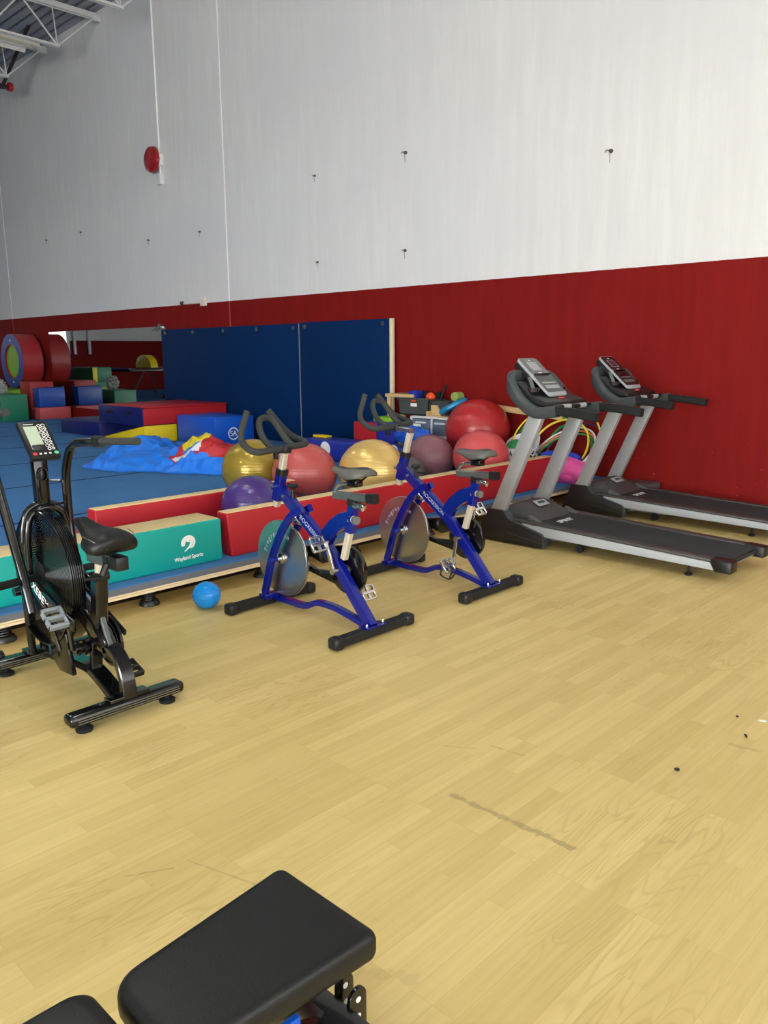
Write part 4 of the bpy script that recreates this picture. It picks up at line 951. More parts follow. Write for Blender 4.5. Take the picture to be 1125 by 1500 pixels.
# ------------------------------------------------------------------ air bike
def make_air_bike():
    Y = 1.53
    D = lambda x, y, z: V((x, y, z))
    root = thing('air_bike', 'black air bike with a caged fan wheel and moving arms at the left', 'exercise bike', (-3.4, Y, 0))
    for (x, y0, y1, nm) in ((-3.83, 1.28, 1.80, 'front'), (-3.0, 1.265, 1.785, 'rear')):
        st = MB(); st.box(D(x - .04, y0, .035), D(x + .04, y1, .085), .018, 3); so = st.build('stabilizer', M['black'], root)
        rb = MB()
        for dz in (.048, .058, .068): rb.box(D(x + .0395, y0 + .03, dz), D(x + .0412, y1 - .03, dz + .003))
        rb.build('grip_rib', M['steelgrey'], so)
        for yy in (y0 + .07, y1 - .07): MB().lathe([(.034, 0), (.036, .012), (.026, .02), (.012, .022), (.012, .036)], 'z', D(x, yy, 0), 18).build('foot', M['blackrubber'], so)
    MB().lathe([(0, -.016), (.028, -.016), (.034, -.008), (.034, .008), (.028, .016), (0, .016)], 'y', D(-3.885, 1.345, .075), 20).build('transport_wheel', M['blackplastic'], root)
    fr = MB()
    fr.tube(spline([D(-3.83, Y, .085), D(-3.6, Y, .105), D(-3.40, Y, .13), D(-3.28, Y, .13), D(-3.17, Y, .095), D(-3.08, Y, .06), D(-3.0, Y, .06)], 6), rect=(.035, .075), up=(0, 1, 0))
    fr.tube(spline([D(-3.13, Y, .262), D(-3.085, Y, .27), D(-3.03, Y, .235), D(-2.995, Y, .17), D(-2.985, Y, .10), D(-2.99, Y, .08)], 6), rect=(.035, .062), up=(0, 1, 0))
    fr.tube([D(-3.43, Y, .445), D(-3.28, Y, .375), D(-3.10, Y, .245)], rect=(.05, .062), up=(0, 1, 0))
    fr.tube([D(-3.235, Y, .35), D(-3.27, Y, .11)], rect=(.03, .05), up=(0, 1, 0))
    fr.tube([D(-3.79, Y, .30), D(-3.815, Y, .08)], .020, 12)
    fr.tube([D(-3.77, Y - .085, .52), D(-3.80, Y - .06, .08)], .018, 12); fr.tube([D(-3.77, Y + .085, .52), D(-3.80, Y + .06, .08)], .018, 12)
    fr.build('frame', M['black'], root)
    MB().box(D(-3.86, 1.44, .085), D(-3.79, 1.62, .10), .003).build('mount_plate', M['black'], root); MB().box(D(-3.03, 1.44, .085), D(-2.97, 1.62, .10), .003).build('mount_plate', M['black'], root)
    # hoop over the fan
    hp = MB(); hp.tube(rounded([D(-3.66, 1.435, .46), D(-3.645, 1.435, .70), D(-3.645, 1.455, .79), D(-3.645, 1.53, .82), D(-3.645, 1.605, .79), D(-3.645, 1.625, .70), D(-3.66, 1.625, .46)], .07, 6), .016, 12); hp.build('hoop_frame', M['black'], root)
    hp = MB(); hp.tube(rounded([D(-3.675, 1.425, .66), D(-3.675, 1.43, .72), D(-3.672, 1.45, .808), D(-3.67, 1.53, .838), D(-3.672, 1.61, .808), D(-3.675, 1.635, .72), D(-3.675, 1.635, .66)], .07, 6), .016, 12); hp.build('hoop_frame', M['black'], root)
    # fan and cage
    fc = D(-3.62, 1.505, .505); R = .30
    cg = MB()
    for sg in (-1, 1):
        for i in range(22):
            r_ = .075 + (R - .075) * i / 21
            yo = sg * (.042 - .012 * (i / 21) ** 2)
            cg.tube([fc + V((r_ * math.cos(2 * PI * j / 56), yo, r_ * math.sin(2 * PI * j / 56))) for j in range(56)], .0031, 5, closed=True)
        for k in range(10):
            a = 2 * PI * (k + .5) / 10
            cg.tube([fc + V((q * math.cos(a), sg * (.039 - .012 * ((q - .075) / (R - .075)) ** 2), q * math.sin(a))) for q in (.07, .15, .23, R)], .0026, 5)
    for i in range(7):
        yo = -.028 + .056 * i / 6
        cg.tube([fc + V(((R + .002) * math.cos(2 * PI * j / 64), yo, (R + .002) * math.sin(2 * PI * j / 64))) for j in range(64)], .0024, 5, closed=True)
    cg.build('fan_cage', M['black'], root)
    fn = MB(); fn.lathe([(.0, -.02), (.06, -.02), (.06, .02), (0, .02)], 'y', fc, 24); fn.lathe([(R - .035, -.012), (R - .02, -.014), (R - .02, .014), (R - .035, .012), (R - .035, -.012)], 'y', fc, 56)
    for k in range(16):
        a = 2 * PI * k / 16; u = V((math.cos(a), 0, math.sin(a))); w = V((-math.sin(a), 0, math.cos(a)))
        p = [fc + u * .05 + w * -.02 + V((0, -.014, 0)), fc + u * .05 + w * .02 + V((0, .014, 0)), fc + u * (R - .025) + w * .035 + V((0, .014, 0)), fc + u * (R - .025) + w * -.035 + V((0, -.014, 0))]
        q = [x + V((0, .003, 0)) for x in p]
        fn.add(p + q, [(0, 1, 2, 3), (7, 6, 5, 4), (0, 4, 5, 1), (1, 5, 6, 2), (2, 6, 7, 3), (3, 7, 4, 0)])
    fn.build('fan_wheel', M['blackplastic'], root)
    MB().lathe([(0, -.052), (.05, -.05), (.075, -.042), (.075, .042), (.05, .05), (0, .052)], 'y', fc, 28).build('hub_cover', M['blackplastic'], root)
    # lower fan guard band
    gd = MB(); arc = [fc + V(((R + .018) * math.cos(a), 0, (R + .018) * math.sin(a))) for a in [math.radians(-22 - 7 * i) for i in range(15)]]
    gd.tube(arc, rect=(.008, .115), up=(0, 1, 0)); gd.build('fan_guard', M['black'], root)
    # side plate with lettering
    sp = MB(); sp.prism([(-3.66, .54), (-3.60, .525), (-3.36, .44), (-3.20, .40), (-3.20, .35), (-3.33, .35), (-3.46, .375), (-3.64, .47)], 1.412, 1.424, 'y', .003); sp.build('side_plate', M['black'], root)
    sp = MB(); sp.prism([(-3.66, .54), (-3.60, .525), (-3.42, .46), (-3.42, .385), (-3.64, .47)], 1.638, 1.65, 'y', .003); sp.build('side_plate', M['black'], root)
    d = V((-3.405 + 3.60, 0, .375 - .478)).normalized()
    text('lettering', 'XEBEX', .052, D(-3.508, 1.4105, .447), d, (-d.z, 0, d.x), M['white'], root, depth=.0003, spacing=1.12, bold=.0012)
    MB().prism([(-3.36, .43), (-3.27, .41), (-3.19, .36), (-3.12, .30), (-3.10, .25), (-3.20, .25), (-3.30, .33), (-3.42, .38)], 1.50, 1.56, 'y', .004).build('gusset', M['black'], root)
    MB().prism([(-3.56, .36), (-3.40, .33), (-3.34, .10), (-3.47, .09), (-3.55, .14)], 1.455, 1.475, 'y', .003).build('chain_cover', M['black'], root)
    # console mast, console, bottle cage
    MB().box(D(-3.70, 1.497, .80), D(-3.655, 1.563, 1.06), .008).build('mast', M['black'], root)
    bc = MB(); bc.tube(rounded([D(-3.66, 1.52, .98), D(-3.64, 1.52, .99), D(-3.64, 1.52, .86), D(-3.66, 1.52, .85)], .02, 4), .004, 6); bc.tube(rounded([D(-3.655, 1.55, .935), D(-3.60, 1.60, .935), D(-3.60, 1.60, .83), D(-3.655, 1.55, .825)], .012, 4), .0055, 6)
    bc.tube([D(-3.648 + .0 * math.cos(a), 1.53 + .022 * math.cos(a), .965 + .030 * math.sin(a)) for a in [2 * PI * i / 20 for i in range(20)]], .004, 6, closed=True)
    bc.build('bottle_cage', M['black'], root)
    # console plane: lower edge (-3.62,z1.05) to upper edge (-3.75,1.19), faces +x and up
    e1 = V((0, 1, 0)); e2 = V((-.130, 0, .143)).normalized(); nn = e1.cross(e2); nn = nn if nn.x > 0 else -nn
    cc = D(-3.690, 1.548, 1.122)
    R4 = Matrix((tuple(e1) + (cc.x,), tuple(e2) + (cc.y,), tuple(nn) + (cc.z,), (0, 0, 0, 1)))
    R4 = Matrix(((e1.x, e2.x, nn.x, cc.x), (e1.y, e2.y, nn.y, cc.y), (e1.z, e2.z, nn.z, cc.z), (0, 0, 0, 1)))
    co = MB().box((-.068, -.105, -.03), (.068, .105, 0), .008, 2, mtx=R4).build('console', M['blackplastic'], root)
    MB().box((-.050, -.055, .0002), (.010, .075, .0015), mtx=R4).build('display', M['lcd'], co)
    pr = MB()
    for r_ in range(7): pr.lathe([(.0065, 0), (.0065, .001), (.0045, .001), (.0045, 0)], 'z', (0, 0, 0), 12) if False else None
    for i in range(8):
        zc_ = .075 - i * .019
        for (uu, s_) in ((.022, .0075), (.041, .0055 if i % 2 else .0085)):
            c = R4 @ V((uu + .004 * (i % 2), zc_, .0012))
            ring = [c + e1 * s_ * math.cos(2 * PI * j / 12) + e2 * s_ * math.sin(2 * PI * j / 12) for j in range(12)]
            pr.tube(ring, .0014, 5, closed=True)
    for i in range(3): pr.box((-.028 + i * .022, -.086, .0002), (-.018 + i * .022, -.078, .001), mtx=R4)
    pr.box((-.045, .085, .0002), (.0, .088, .001), mtx=R4)
    pr.build('printed_dials', M['white'], co)
    for (uu, mm) in ((-.048, 'redbtn'), (.050, 'greenbtn')):
        c = R4 @ V((uu, -.082, .001)); b_ = MB(); b_.add([c + e1 * .011 * math.cos(2 * PI * j / 18) + e2 * .009 * math.sin(2 * PI * j / 18) + nn * .001 for j in range(18)], [tuple(range(18))]); b_.build('button', M[mm], co)
    MB().box(D(-3.70, 1.50, 1.03), D(-3.65, 1.56, 1.10), .006).build('console_bracket', M['blackplastic'], root)
    # moving arms
    def arm(pts, grip):
        a = MB(); a.tube(rounded(pts, .12, 9), .021, 14); ao = a.build('moving_arm', M['black'], root)
        MB().cyl(grip[0], grip[1], .016, 14).build('grip', M['foamgrip'], ao)
        p = pts[-1]; q = (grip[1] - grip[0]).normalized(); MB().cyl(p - q * .045, p + q * .012, .027, 18).build('grip_socket', M['blackplastic'], ao)
    arm([D(-3.735, 1.70, .44), D(-3.79, 1.70, .66), D(-3.79, 1.70, .95), D(-3.70, 1.70, 1.09), D(-3.41, 1.70, 1.118)], (D(-3.41, 1.70, 1.118), D(-3.075, 1.70, 1.142)))
    arm([D(-3.37, 1.315, .42), D(-3.43, 1.315, .58), D(-3.60, 1.315, .92), D(-3.74, 1.315, 1.20), D(-3.70, 1.315, 1.262)], (D(-3.70, 1.315, 1.255), D(-3.435, 1.315, 1.268)))
    for (p, q) in ((D(-3.50, 1.40, .535), D(-3.32, 1.13, .575)), (D(-3.77, 1.72, .462), D(-3.73, 1.86, .47))):
        MB().cyl(p, q, .0175, 14).build('foot_peg', M['blackrubber'], root)
    for sg, y_ in ((-1, 1.395), (1, 1.665)):
        MB().cyl(D(-3.60, y_, .46), D(-3.60, y_ + .0, .46) + V((0, sg * .06, 0)), .02, 14).build('pivot', M['black'], root); lk = MB(); lk.tube([D(-3.745 if sg > 0 else -3.38, y_ + sg * .02, .44), D(-3.27, y_ + sg * .015, .26)], rect=(.026, .012), up=(0, 1, 0)); lk.build('link_rod', M['black'], root)
    # seat
    MB().tube([D(-3.168, Y, .575), D(-3.205, Y, .33)], rect=(.062, .055), up=(0, 1, 0)).build('seat_tube', M['black'], root)
    MB().tube([D(-3.19, Y, .43), D(-3.10, Y, .245)], rect=(.018, .022), up=(0, 1, 0)).build('seat_brace', M['greyplastic'], root)
    MB().cyl(D(-3.147, Y, .665), D(-3.17, Y, .56), .021, 18).build('seat_post', M['beigepost'], root)
    MB().box(D(-3.22, Y - .027, .640), D(-3.02, Y + .027, .695), .004).build('seat_slider', M['steelgrey'], root)
    MB().box(D(-3.0195, Y - .028, .639), D(-2.955, Y + .028, .696), .005).build('slider_cap', M['blackplastic'], root)
    lv = MB(); lv.cyl(D(-3.03, Y - .03, .66), D(-3.03, Y - .055, .615), .014, 12); lv.cyl(D(-3.03, Y - .05, .61), D(-3.17, Y - .06, .575), .008, 10); lv.box(D(-3.06, Y - .034, .642), D(-3.02, Y - .0275, .69)); lv.build('slider_lever', M['blackplastic'], root)
    MB().cyl(D(-3.155, Y - .032, .578), D(-3.155, Y + .032, .578), .02, 12).build('pop_pin', M['blackplastic'], root)
    sd = MB()
    saddle_mesh(sd, [(-3.285, .016, .818, .03), (-3.275, .030, .830, .05), (-3.23, .036, .822, .062), (-3.17, .052, .806, .068), (-3.12, .072, .801, .072), (-3.07, .104, .803, .082), (-3.02, .110, .801, .09), (-2.98, .098, .793, .08), (-2.955, .06, .780, .04)], Y - .012, .012, .010)
    so = sd.build('saddle', M['vinylblack'], root, angle=60)
    pi_ = MB()
    for sg in (-1, 1): pi_.tube(spline([D(-3.06, Y - .012 + sg * .100, .785), D(-3.0, Y - .012 + sg * .092, .775), D(-2.966, Y - .012 + sg * .07, .752), D(-2.958, Y - .012 + sg * .05, .74)], 6), .0022, 5)
    pi_.build('piping', M['steelgrey'], so)
    ra = MB()
    for sg in (-1, 1): ra.tube(spline([D(-3.19, Y + sg * .02, .755), D(-3.12, Y + sg * .022, .71), D(-3.04, Y + sg * .03, .71), D(-3.0, Y + sg * .035, .74)], 5), .005, 8)
    ra.box(D(-3.14, Y - .025, .69), D(-3.05, Y + .025, .722), .006); ra.build('saddle_rails', M['black'], root)
    # drive
    MB().lathe([(0, -.012), (.105, -.012), (.118, -.006), (.118, .006), (.105, .012), (0, .012)], 'y', D(-3.27, 1.605, .245), 40).build('drive_disc', M['black'], root)
    rm = MB(); rm.tube([D(-3.27 + .10 * math.cos(2 * PI * j / 40), 1.592, .245 + .10 * math.sin(2 * PI * j / 40)) for j in range(40)], .004, 6, closed=True); rm.build('disc_rim', M['blackplastic'], root)
    bb = MB(); bb.cyl(D(-3.27, 1.44, .245), D(-3.27, 1.64, .245), .022, 16)
    for i in range(5): bb.lathe([(.03, -.006), (.03, .006)], 'y', D(-3.27, 1.455 + .028 * i, .245), 16)
    bb.build('bottom_bracket', M['black'], root)
    for sg in (-1, 1):
        ez_ = .245 - sg * .158; ex_ = -3.27 - sg * -.008; y_ = Y + sg * .095
        c = MB(); c.tube([D(-3.27, y_, .245), D(ex_, y_ + sg * .012, ez_)], rect=(.026, .014), up=(0, 1, 0)); co2 = c.build('crank_arm', M['black'], root)
        p = MB(); pc = D(ex_, y_ + sg * .062, ez_); R3 = Matrix.Translation(pc) @ Matrix.Rotation(math.radians(34) if sg < 0 else math.radians(20), 4, 'Y')
        for (a0, a1, b0, b1) in ((-.055, .055, -.045, -.034), (-.055, .055, .034, .045), (-.055, -.038, -.045, .045), (.038, .055, -.045, .045), (-.010, .010, -.045, .045)): p.box((a0, b0, -.014), (a1, b1, .014), .004, 1, mtx=R3)
        p.build('pedal', M['pedalgrey' if sg < 0 else 'blackplastic'], co2)
    return root
make_air_bike()

# ------------------------------------------------------------------ treadmills
def make_treadmill(label, dx, dy, dark):
    D = lambda x, y, z: V((x + dx, y + dy, z))
    X = lambda pts: [(p[0] + dx, p[1]) for p in pts]
    root = thing('treadmill', label, 'treadmill', (-2.9 + dx, 5.5 + dy, 0), 'pair of grey and black treadmills')
    YN, YFa = 5.20, 5.80
    # end shrouds
    for (a, b_) in ((5.150, 5.235), (5.775, 5.860)):
        sh = MB(); sh.prism(X([(-3.935, .012), (-3.945, .03), (-3.845, .262), (-3.70, .262), (-3.67, .245), (-3.635, .196), (-3.33, .118), (-3.312, .10), (-3.312, .012)]), a + dy, b_ + dy, 'y', .006)
        so = sh.build('base_shroud', M['tmcover'], root)
        MB().tube([D(-3.64, a - .0005 if a < 5.5 else b_ + .0005, .095), D(-3.325, a - .0005 if a < 5.5 else b_ + .0005, .05)], .0012, 5).build('shroud_groove', M['greyplastic'], so)
        MB().tube(rounded([D(-3.68, (a + b_) / 2, .259), D(-3.632, (a + b_) / 2, .199), D(-3.33, (a + b_) / 2, .121), D(-3.310, (a + b_) / 2, .104), D(-3.310, (a + b_) / 2, .015)], .02, 3), rect=(.005, .083), up=(0, 1, 0)).build('shroud_trim', M['tmarm'], so)
        up = MB(); up.prism(X([(-3.825, .245), (-3.695, .245), (-3.36, 1.02), (-3.475, 1.05)]), a + (.026 if a < 5.5 else .004) + dy, b_ - (.004 if a < 5.5 else .026) + dy, 'y', .006); up.build('upright', M['silverdk'], root)
    MB().box(D(-3.93, 5.235, .02), D(-3.80, 5.775, .10), .01).build('base_cross_member', M['tmcover'], root)
    ul = MB(); ul.tube([D(-3.40, 5.27, .055), D(-3.24, 5.30, .075), D(-2.95, 5.30, .075)], rect=(.04, .03)); ul.tube([D(-3.40, 5.73, .055), D(-3.24, 5.70, .075), D(-2.95, 5.70, .075)], rect=(.04, .03)); ul.box(D(-3.0, 5.28, .06), D(-2.95, 5.72, .09)); ul.build('lift_frame', M['steelgrey'], root)
    for yy in (5.275, 5.725):
        MB().lathe([(0, -.014), (.03, -.014), (.034, 0), (.03, .014), (0, .014)], 'y', D(-3.06, yy, .035), 20).lathe([(.0, -.017), (.012, -.016)], 'y', D(-3.06, yy, .035), 10).build('transport_wheel', M['blackrubber'], root)
    # deck
    zt = lambda x: .200 - .036 * (x + 3.5)
    zb = lambda x: .102 - .016 * (x + 3.5)
    dk = MB(); dk.prism(X([(-3.62, zb(-3.62) + .02), (-1.95, zb(-1.95) + .02), (-1.95, zt(-1.95) - .012), (-3.62, zt(-3.62) - .012)]), 5.255 + dy, 5.755 + dy, 'y'); dk.build('deck', M['tmcover'], root)
    bl = MB(); prof_ = [(-3.62, zt(-3.62) - .011), (-3.60, zt(-3.60) - .002), (-1.985, zt(-1.985) - .002), (-1.955, zt(-1.95) - .012), (-1.945, zt(-1.95) - .035), (-1.96, zb(-1.96) + .02)]
    vs = []; fs = []
    for (x, z) in prof_: vs += [D(x, 5.262, z), D(x, 5.748, z)]
    for i in range(len(prof_) - 1): fs.append((2 * i, 2 * i + 1, 2 * i + 3, 2 * i + 2))
    bl.add(vs, fs); bo = bl.build('running_belt', M['belt'], root, angle=60)
    text('lettering', 'SPIRIT', .075, D(-3.30, 5.45, zt(-3.30) - .0012), (0, 1, 0), (-1, 0, .036), M['white'], bo, depth=.0003, shear=.25, bold=.002)
    for (ya, yb, nm) in ((5.17, 5.255, -1), (5.755, 5.84, 1)):
        sr = MB(); sr.prism(X([(-3.52, zb(-3.52)), (-2.005, zb(-2.005)), (-2.035, zt(-2.035) - .018), (-3.52, zt(-3.52) - .018)]), (ya + .004 if nm < 0 else ya + .02) + dy, (yb - .02 if nm < 0 else yb - .004) + dy, 'y', .003); sr.build('side_rail', M['silver'], root)
        fr_ = MB(); fr_.prism(X([(-3.60, zt(-3.60) - .0175), (-2.03, zt(-2.03) - .0175), (-2.03, zt(-2.03) + .003), (-3.60, zt(-3.60) + .003)]), ya + dy, yb + dy, 'y', .004); fr_.build('foot_rail', M['tmhood'], root)
        ec = MB(); ec.prism(X([(-2.0035, zb(-2.0) - .006), (-1.899, zb(-1.9) - .006), (-1.895, zb(-1.9)), (-1.895, zt(-1.9)), (-1.899, zt(-1.9) + .005), (-2.0285, zt(-2.03) + .006), (-2.0335, zt(-2.03) - .016)]), ya - .003 + dy, yb + .012 * (nm < 0) + .003 + dy, 'y', .003); ec.build('end_cap', M['blackplastic'], root)
    rl = MB(); rl.cyl(D(-1.985, 5.26, .105), D(-1.985, 5.75, .105), .032, 20); rl.build('rear_roller', M['silver'], root)
    for yy in (5.235, 5.77): MB().cyl(D(-2.2, yy, .02), D(-2.2, yy, zb(-2.2) + .01), .008, 8).lathe([(.024, 0), (.026, .012), (.012, .02)], 'z', D(-2.2, yy, 0), 16).build('leveling_foot', M['blackrubber'], root)
    # motor hood: domed cover
    hs = []
    for (x, z, w) in ((-3.80, .17, .27), (-3.785, .235, .272), (-3.74, .288, .273), (-3.66, .312, .272), (-3.58, .297, .27), (-3.49, .244, .266), (-3.43, .205, .26), (-3.405, .193, .255)):
        n = 18; r = []
        for j in range(n + 1):
            u = -1 + 2 * j / n; k = 1 - abs(u) ** 4
            r.append(D(x, 5.505 + u * w, .165 + max(0, z - .165) * (.55 + .45 * k)))
        r += [D(x, 5.505 + w, .16), D(x, 5.505 - w, .16)]
        hs.append(r)
    hd = MB(); loft(hd, hs); ho = hd.build('motor_hood', M['tmhood'], root, angle=35)
    MB().box(D(-3.597, 5.425, .0), D(-3.523, 5.585, .003), .001, mtx=Matrix.Translation(D(-3.56, 5.505, .294)) @ Matrix.Rotation(math.radians(26), 4, 'Y') @ Matrix.Translation(-D(-3.56, 5.505, 0))).build('badge', M['silver'], ho)
    text('lettering', 'SPIRIT', .036, D(-3.5575, 5.505, .2995), (0, 1, 0), (-.88, 0, .45), M['darkpanel'], ho, depth=.0003, bold=.001)
    for sg in (-1, 1):
        cl = MB(); cl.prism(X([(-3.50, .195), (-3.40, .185), (-3.365, .178), (-3.365, .190), (-3.43, .218), (-3.49, .240)]), 5.505 + sg * .262 - .022 + dy, 5.505 + sg * .262 + .022 + dy, 'y', .004); cl.build('hood_corner', M['greyplastic'], ho)
    # console arms: deep curved side wings ending in grips
    for sg in (-1, 1):
        yc = 5.505 + sg * .318
        w = MB(); path = spline([D(-3.722, 5.505, 1.312), D(-3.718, 5.505 + sg * .17, 1.310), D(-3.690, 5.505 + sg * .275, 1.282), D(-3.635, yc, 1.205), D(-3.545, yc, 1.110), D(-3.43, yc, 1.048), D(-3.33, yc, 1.050), D(-3.24, yc, 1.062)], 6)
        w.tube(path, rect=(.062, .088)); wo = w.build('console_arm', M['tmarm'], root, angle=50)
        g = MB(); g.tube([D(-3.243, yc, 1.063), D(-3.10, yc, 1.056), D(-2.925 + .02 * (sg > 0), yc, 1.032), D(-2.91 + .02 * (sg > 0), yc, 1.030)], rect=(.064, .058), up=(0, 1, 0)); g.build('hand_grip', M['blackrubber'], wo)
    # console tray between the arms and rear rim
    ty0, ty1 = 5.505 - .29, 5.505 + .29
    tr = MB()
    tr.prism([(p[0] + dx, p[1]) for p in ((-3.70, 1.255), (-3.64, 1.275), (-3.50, 1.165), (-3.36, 1.125), (-3.345, 1.10), (-3.40, 1.085), (-3.56, 1.10), (-3.66, 1.19))], 5.505 - .285 + dy, 5.505 + .285 + dy, 'y', .010)
    to = tr.build('console_tray', M['blackplastic'], root)
    for sg in (-1, 1):
        bh = MB(); c0 = D(-3.545, 5.505 + sg * .185, 1.19)
        for i in range(2): bh.lathe([(.048, .0), (.052, .03), (.046, .032), (.042, .004)], 'z', c0, 20)
        bh.lathe([(0, .002), (.044, .004)], 'z', c0, 20); bh.build('cup_holder', M['darkpanel'], to)
        sb_ = MB(); sb_.tube([D(-3.62, 5.505 + sg * .13, 1.30), D(-3.55, 5.505 + sg * .17, 1.205)], rect=(.03, .012)); sb_.build('panel_brace', M['panelgrey' if sg < 0 else 'greyplastic'], to)
    cb_ = MB(); cb_.tube([D(-3.315, ty0 + .03, 1.088), D(-3.29, 5.42, 1.085), D(-3.29, 5.59, 1.085), D(-3.315, ty1 - .03, 1.088)], .017, 12); co_ = cb_.build('pulse_bar', M['blackplastic'], root)
    for sg in (-1, 1): MB().cyl(D(-3.291, 5.505 + sg * .11 - .045, 1.085), D(-3.291, 5.505 + sg * .11 + .045, 1.085), .0195, 14).build('pulse_sensor', M['silver'], co_)
    MB().box(D(-3.425, 5.485, 1.136), D(-3.39, 5.525, 1.150), .005).build('stop_button', M['redbtn'], to)
    MB().cyl(D(-3.12, 5.505 + .318 - .012, 1.087), D(-3.12, 5.505 + .318 + .012, 1.087), .004, 8).lathe([(.012, 0), (.012, .004), (0, .005)], 'z', D(-3.14, 5.505 + .318, 1.087), 12).build('grip_button', M['redbtn'], root)
    # display panel: leaning slab
    a0 = V((-3.745, 0, 1.440)); a1 = V((-3.430, 0, 1.160)); e2 = (a0 - a1).normalized(); ln = (a0 - a1).length; e1 = V((0, 1, 0)); nn = e1.cross(e2); nn = nn if nn.z > 0 else -nn
    cc = D((a0.x + a1.x) / 2, 5.505, (a0.z + a1.z) / 2)
    P4 = Matrix(((e1.x, e2.x, nn.x, cc.x), (e1.y, e2.y, nn.y, cc.y), (e1.z, e2.z, nn.z, cc.z), (0, 0, 0, 1)))
    hw = .132; h2 = ln / 2
    def rr(hw_, lo, hi, r, k=5):
        out = []
        for (cx_, cy_, s0) in ((hw_ - r, hi - r, 0), (-hw_ + r, hi - r, 90), (-hw_ + r, lo + r, 180), (hw_ - r, lo + r, 270)):
            for i in range(k + 1): a = math.radians(s0 + 90 * i / k); out.append((cx_ + r * math.cos(a), cy_ + r * math.sin(a)))
        return out
    MB().prism(rr(hw - .004, -.02, h2 - .003, .03), -.062, -.013, 'z', .010, mtx=P4).build('display_back', M['tmcover'], root)
    po = MB().prism(rr(hw, -h2, h2, .035), -.012, .006, 'z', .003, mtx=P4).build('display_frame', M['silver'], root)
    face = M['darkpanel'] if dark else M['panelgrey']
    MB().prism(rr(hw - .012, .02, h2 - .008, .03), .0062, .009, 'z', mtx=P4).build('display_panel', face, po)
    MB().prism(rr(hw - .012, -h2 + .035, .014, .012), .0062, .009, 'z', mtx=P4).build('key_panel', M['greyplastic'] if not dark else M['darkpanel'], po)
    sc_ = MB(); sc_.box((-.062, .065, .0092), (.062, .160, .0102), mtx=P4); sc_.build('screen_bezel', M['silver'], po)
    MB().box((-.056, .071, .0103), (.056, .154, .0112), mtx=P4).build('screen', M['screen'] if not dark else mat('dim_screen', rgb(86, 52, 66), .15), po)
    MB().box((-.024, .026, .0092), (.024, .040, .0104), mtx=P4).box((-.012, .176, .0092), (.012, .184, .0104), mtx=P4).build('logo_plate', M['white'], po)
    MB().box((-.105, .008, .009), (.105, .020, .026), .004, 1, mtx=P4).build('book_ledge', M['black'], po)
    kb = MB()
    for i in range(10):
        for (z_, s_) in ((-.075, .006), (-.112, .0075), (-.130, .0075)): kb.box((-.088 + i * .0185, z_ - s_, .0092), (-.088 + i * .0185 + .014, z_ + s_, .0115), mtx=P4)
    kb.build('keypad', M['silver' if not dark else 'panelgrey'], po)
    MB().box((-.05, -.045, .0092), (.05, -.015, .011), .001, 1, mtx=P4).build('vent_slot', M['black'], po)
    return root
make_treadmill('grey and black treadmill nearer the camera, left of the two', 0, 0, False)
make_treadmill('grey and black treadmill nearest the red wall, right of the two', -.125, 1.49, True)

# ------------------------------------------------------------------ bench in the foreground
t = thing('weight_bench', 'black vinyl weight bench cut off by the bottom edge of the photo', 'weight bench', (-1.0, .6, 0))
def pad(pts, z0, z1, bev, nm):
    p = MB(); P2 = rounded([V((a, b_, 0)) for a, b_ in pts + [pts[0]]], .05, 5)
    return p
def pad_mesh(out, z0, z1, m, nm, r, ridge=.016):
    # rounded outline lofted with a soft edge profile
    n = len(out); P = []
    c = [(out[i - 1], out[i], out[(i + 1) % n], r[i]) for i in range(n)]
    for (a, b_, d, rr_) in c:
        a, b_, d = V(a), V(b_), V(d); u = (a - b_).normalized() * rr_; w = (d - b_).normalized() * rr_
        for k in range(7):
            q = k / 6; P.append((b_ + u) * (1 - q) ** 2 + b_ * 2 * q * (1 - q) + (b_ + w) * q * q)
    cx_ = sum((p.x for p in P)) / len(P); cy_ = sum((p.y for p in P)) / len(P); C2 = V((cx_, cy_))
    rings = []
    for (ins, z) in ((.02, z0), (.004, z0 + .004), (0, z0 + .014), (0, z1 - ridge), (.004, z1 - .006), (.012, z1 - .001), (.03, z1), (.08, z1 + .001)):
        rings.append([V(((p - (p - C2).normalized() * ins).x, (p - (p - C2).normalized() * ins).y, z)) for p in P])
    mb = MB(); loft(mb, rings); return mb.build(nm, m, t, angle=60)
pad_mesh([(-1.152, .888), (-1.118, .495), (-.905, .495), (-.878, .888)], .448, .502, M['vinylblack'], 'seat_pad', [.02, .06, .05, .02])
pad_mesh([(-1.135, .475), (-1.15, -.55), (-.87, -.55), (-.915, .475)], .45, .502, M['vinylblack'], 'back_pad', [.035, .05, .05, .035])
f = MB(); f.tube([(-1.0, -.6, .33), (-1.0, .76, .36)], rect=(.06, .06)); f.tube([(-1.0, .62, .36), (-1.0, .84, .27), (-1.0, .98, .05)], rect=(.06, .06)); f.box((-1.10, .55, .40), (-.93, .85, .446), .006)
f.box((-1.25, -.64, .0), (-.75, -.56, .05), .01); f.box((-1.02, -.63, .05), (-.98, -.57, .33)); f.box((-1.24, .95, .0), (-.76, 1.01, .05), .01)
f.box((-1.08, .80, .23), (-.86, .885, .30), .006); f.build('frame', M['black'], t)
for (x, y) in ((-1.005, .915), (-.962, .908)):
    b_ = MB(); n = 10
    out = [(y - .022, .20), (y + .022, .20)] + [(y + .022 * math.cos(PI * i / n), .30 + .022 * math.sin(PI * i / n)) for i in range(n + 1)]
    b_.prism(out, x - .004, x + .004, 'x', .001); bo = b_.build('pivot_tab', M['black'], t)
    MB().cyl((x - .0055, y, .298), (x + .0055, y, .298), .006, 10).cyl((x - .0055, y, .262), (x + .0055, y, .262), .006, 10).build('tab_hole', M['white'], bo)
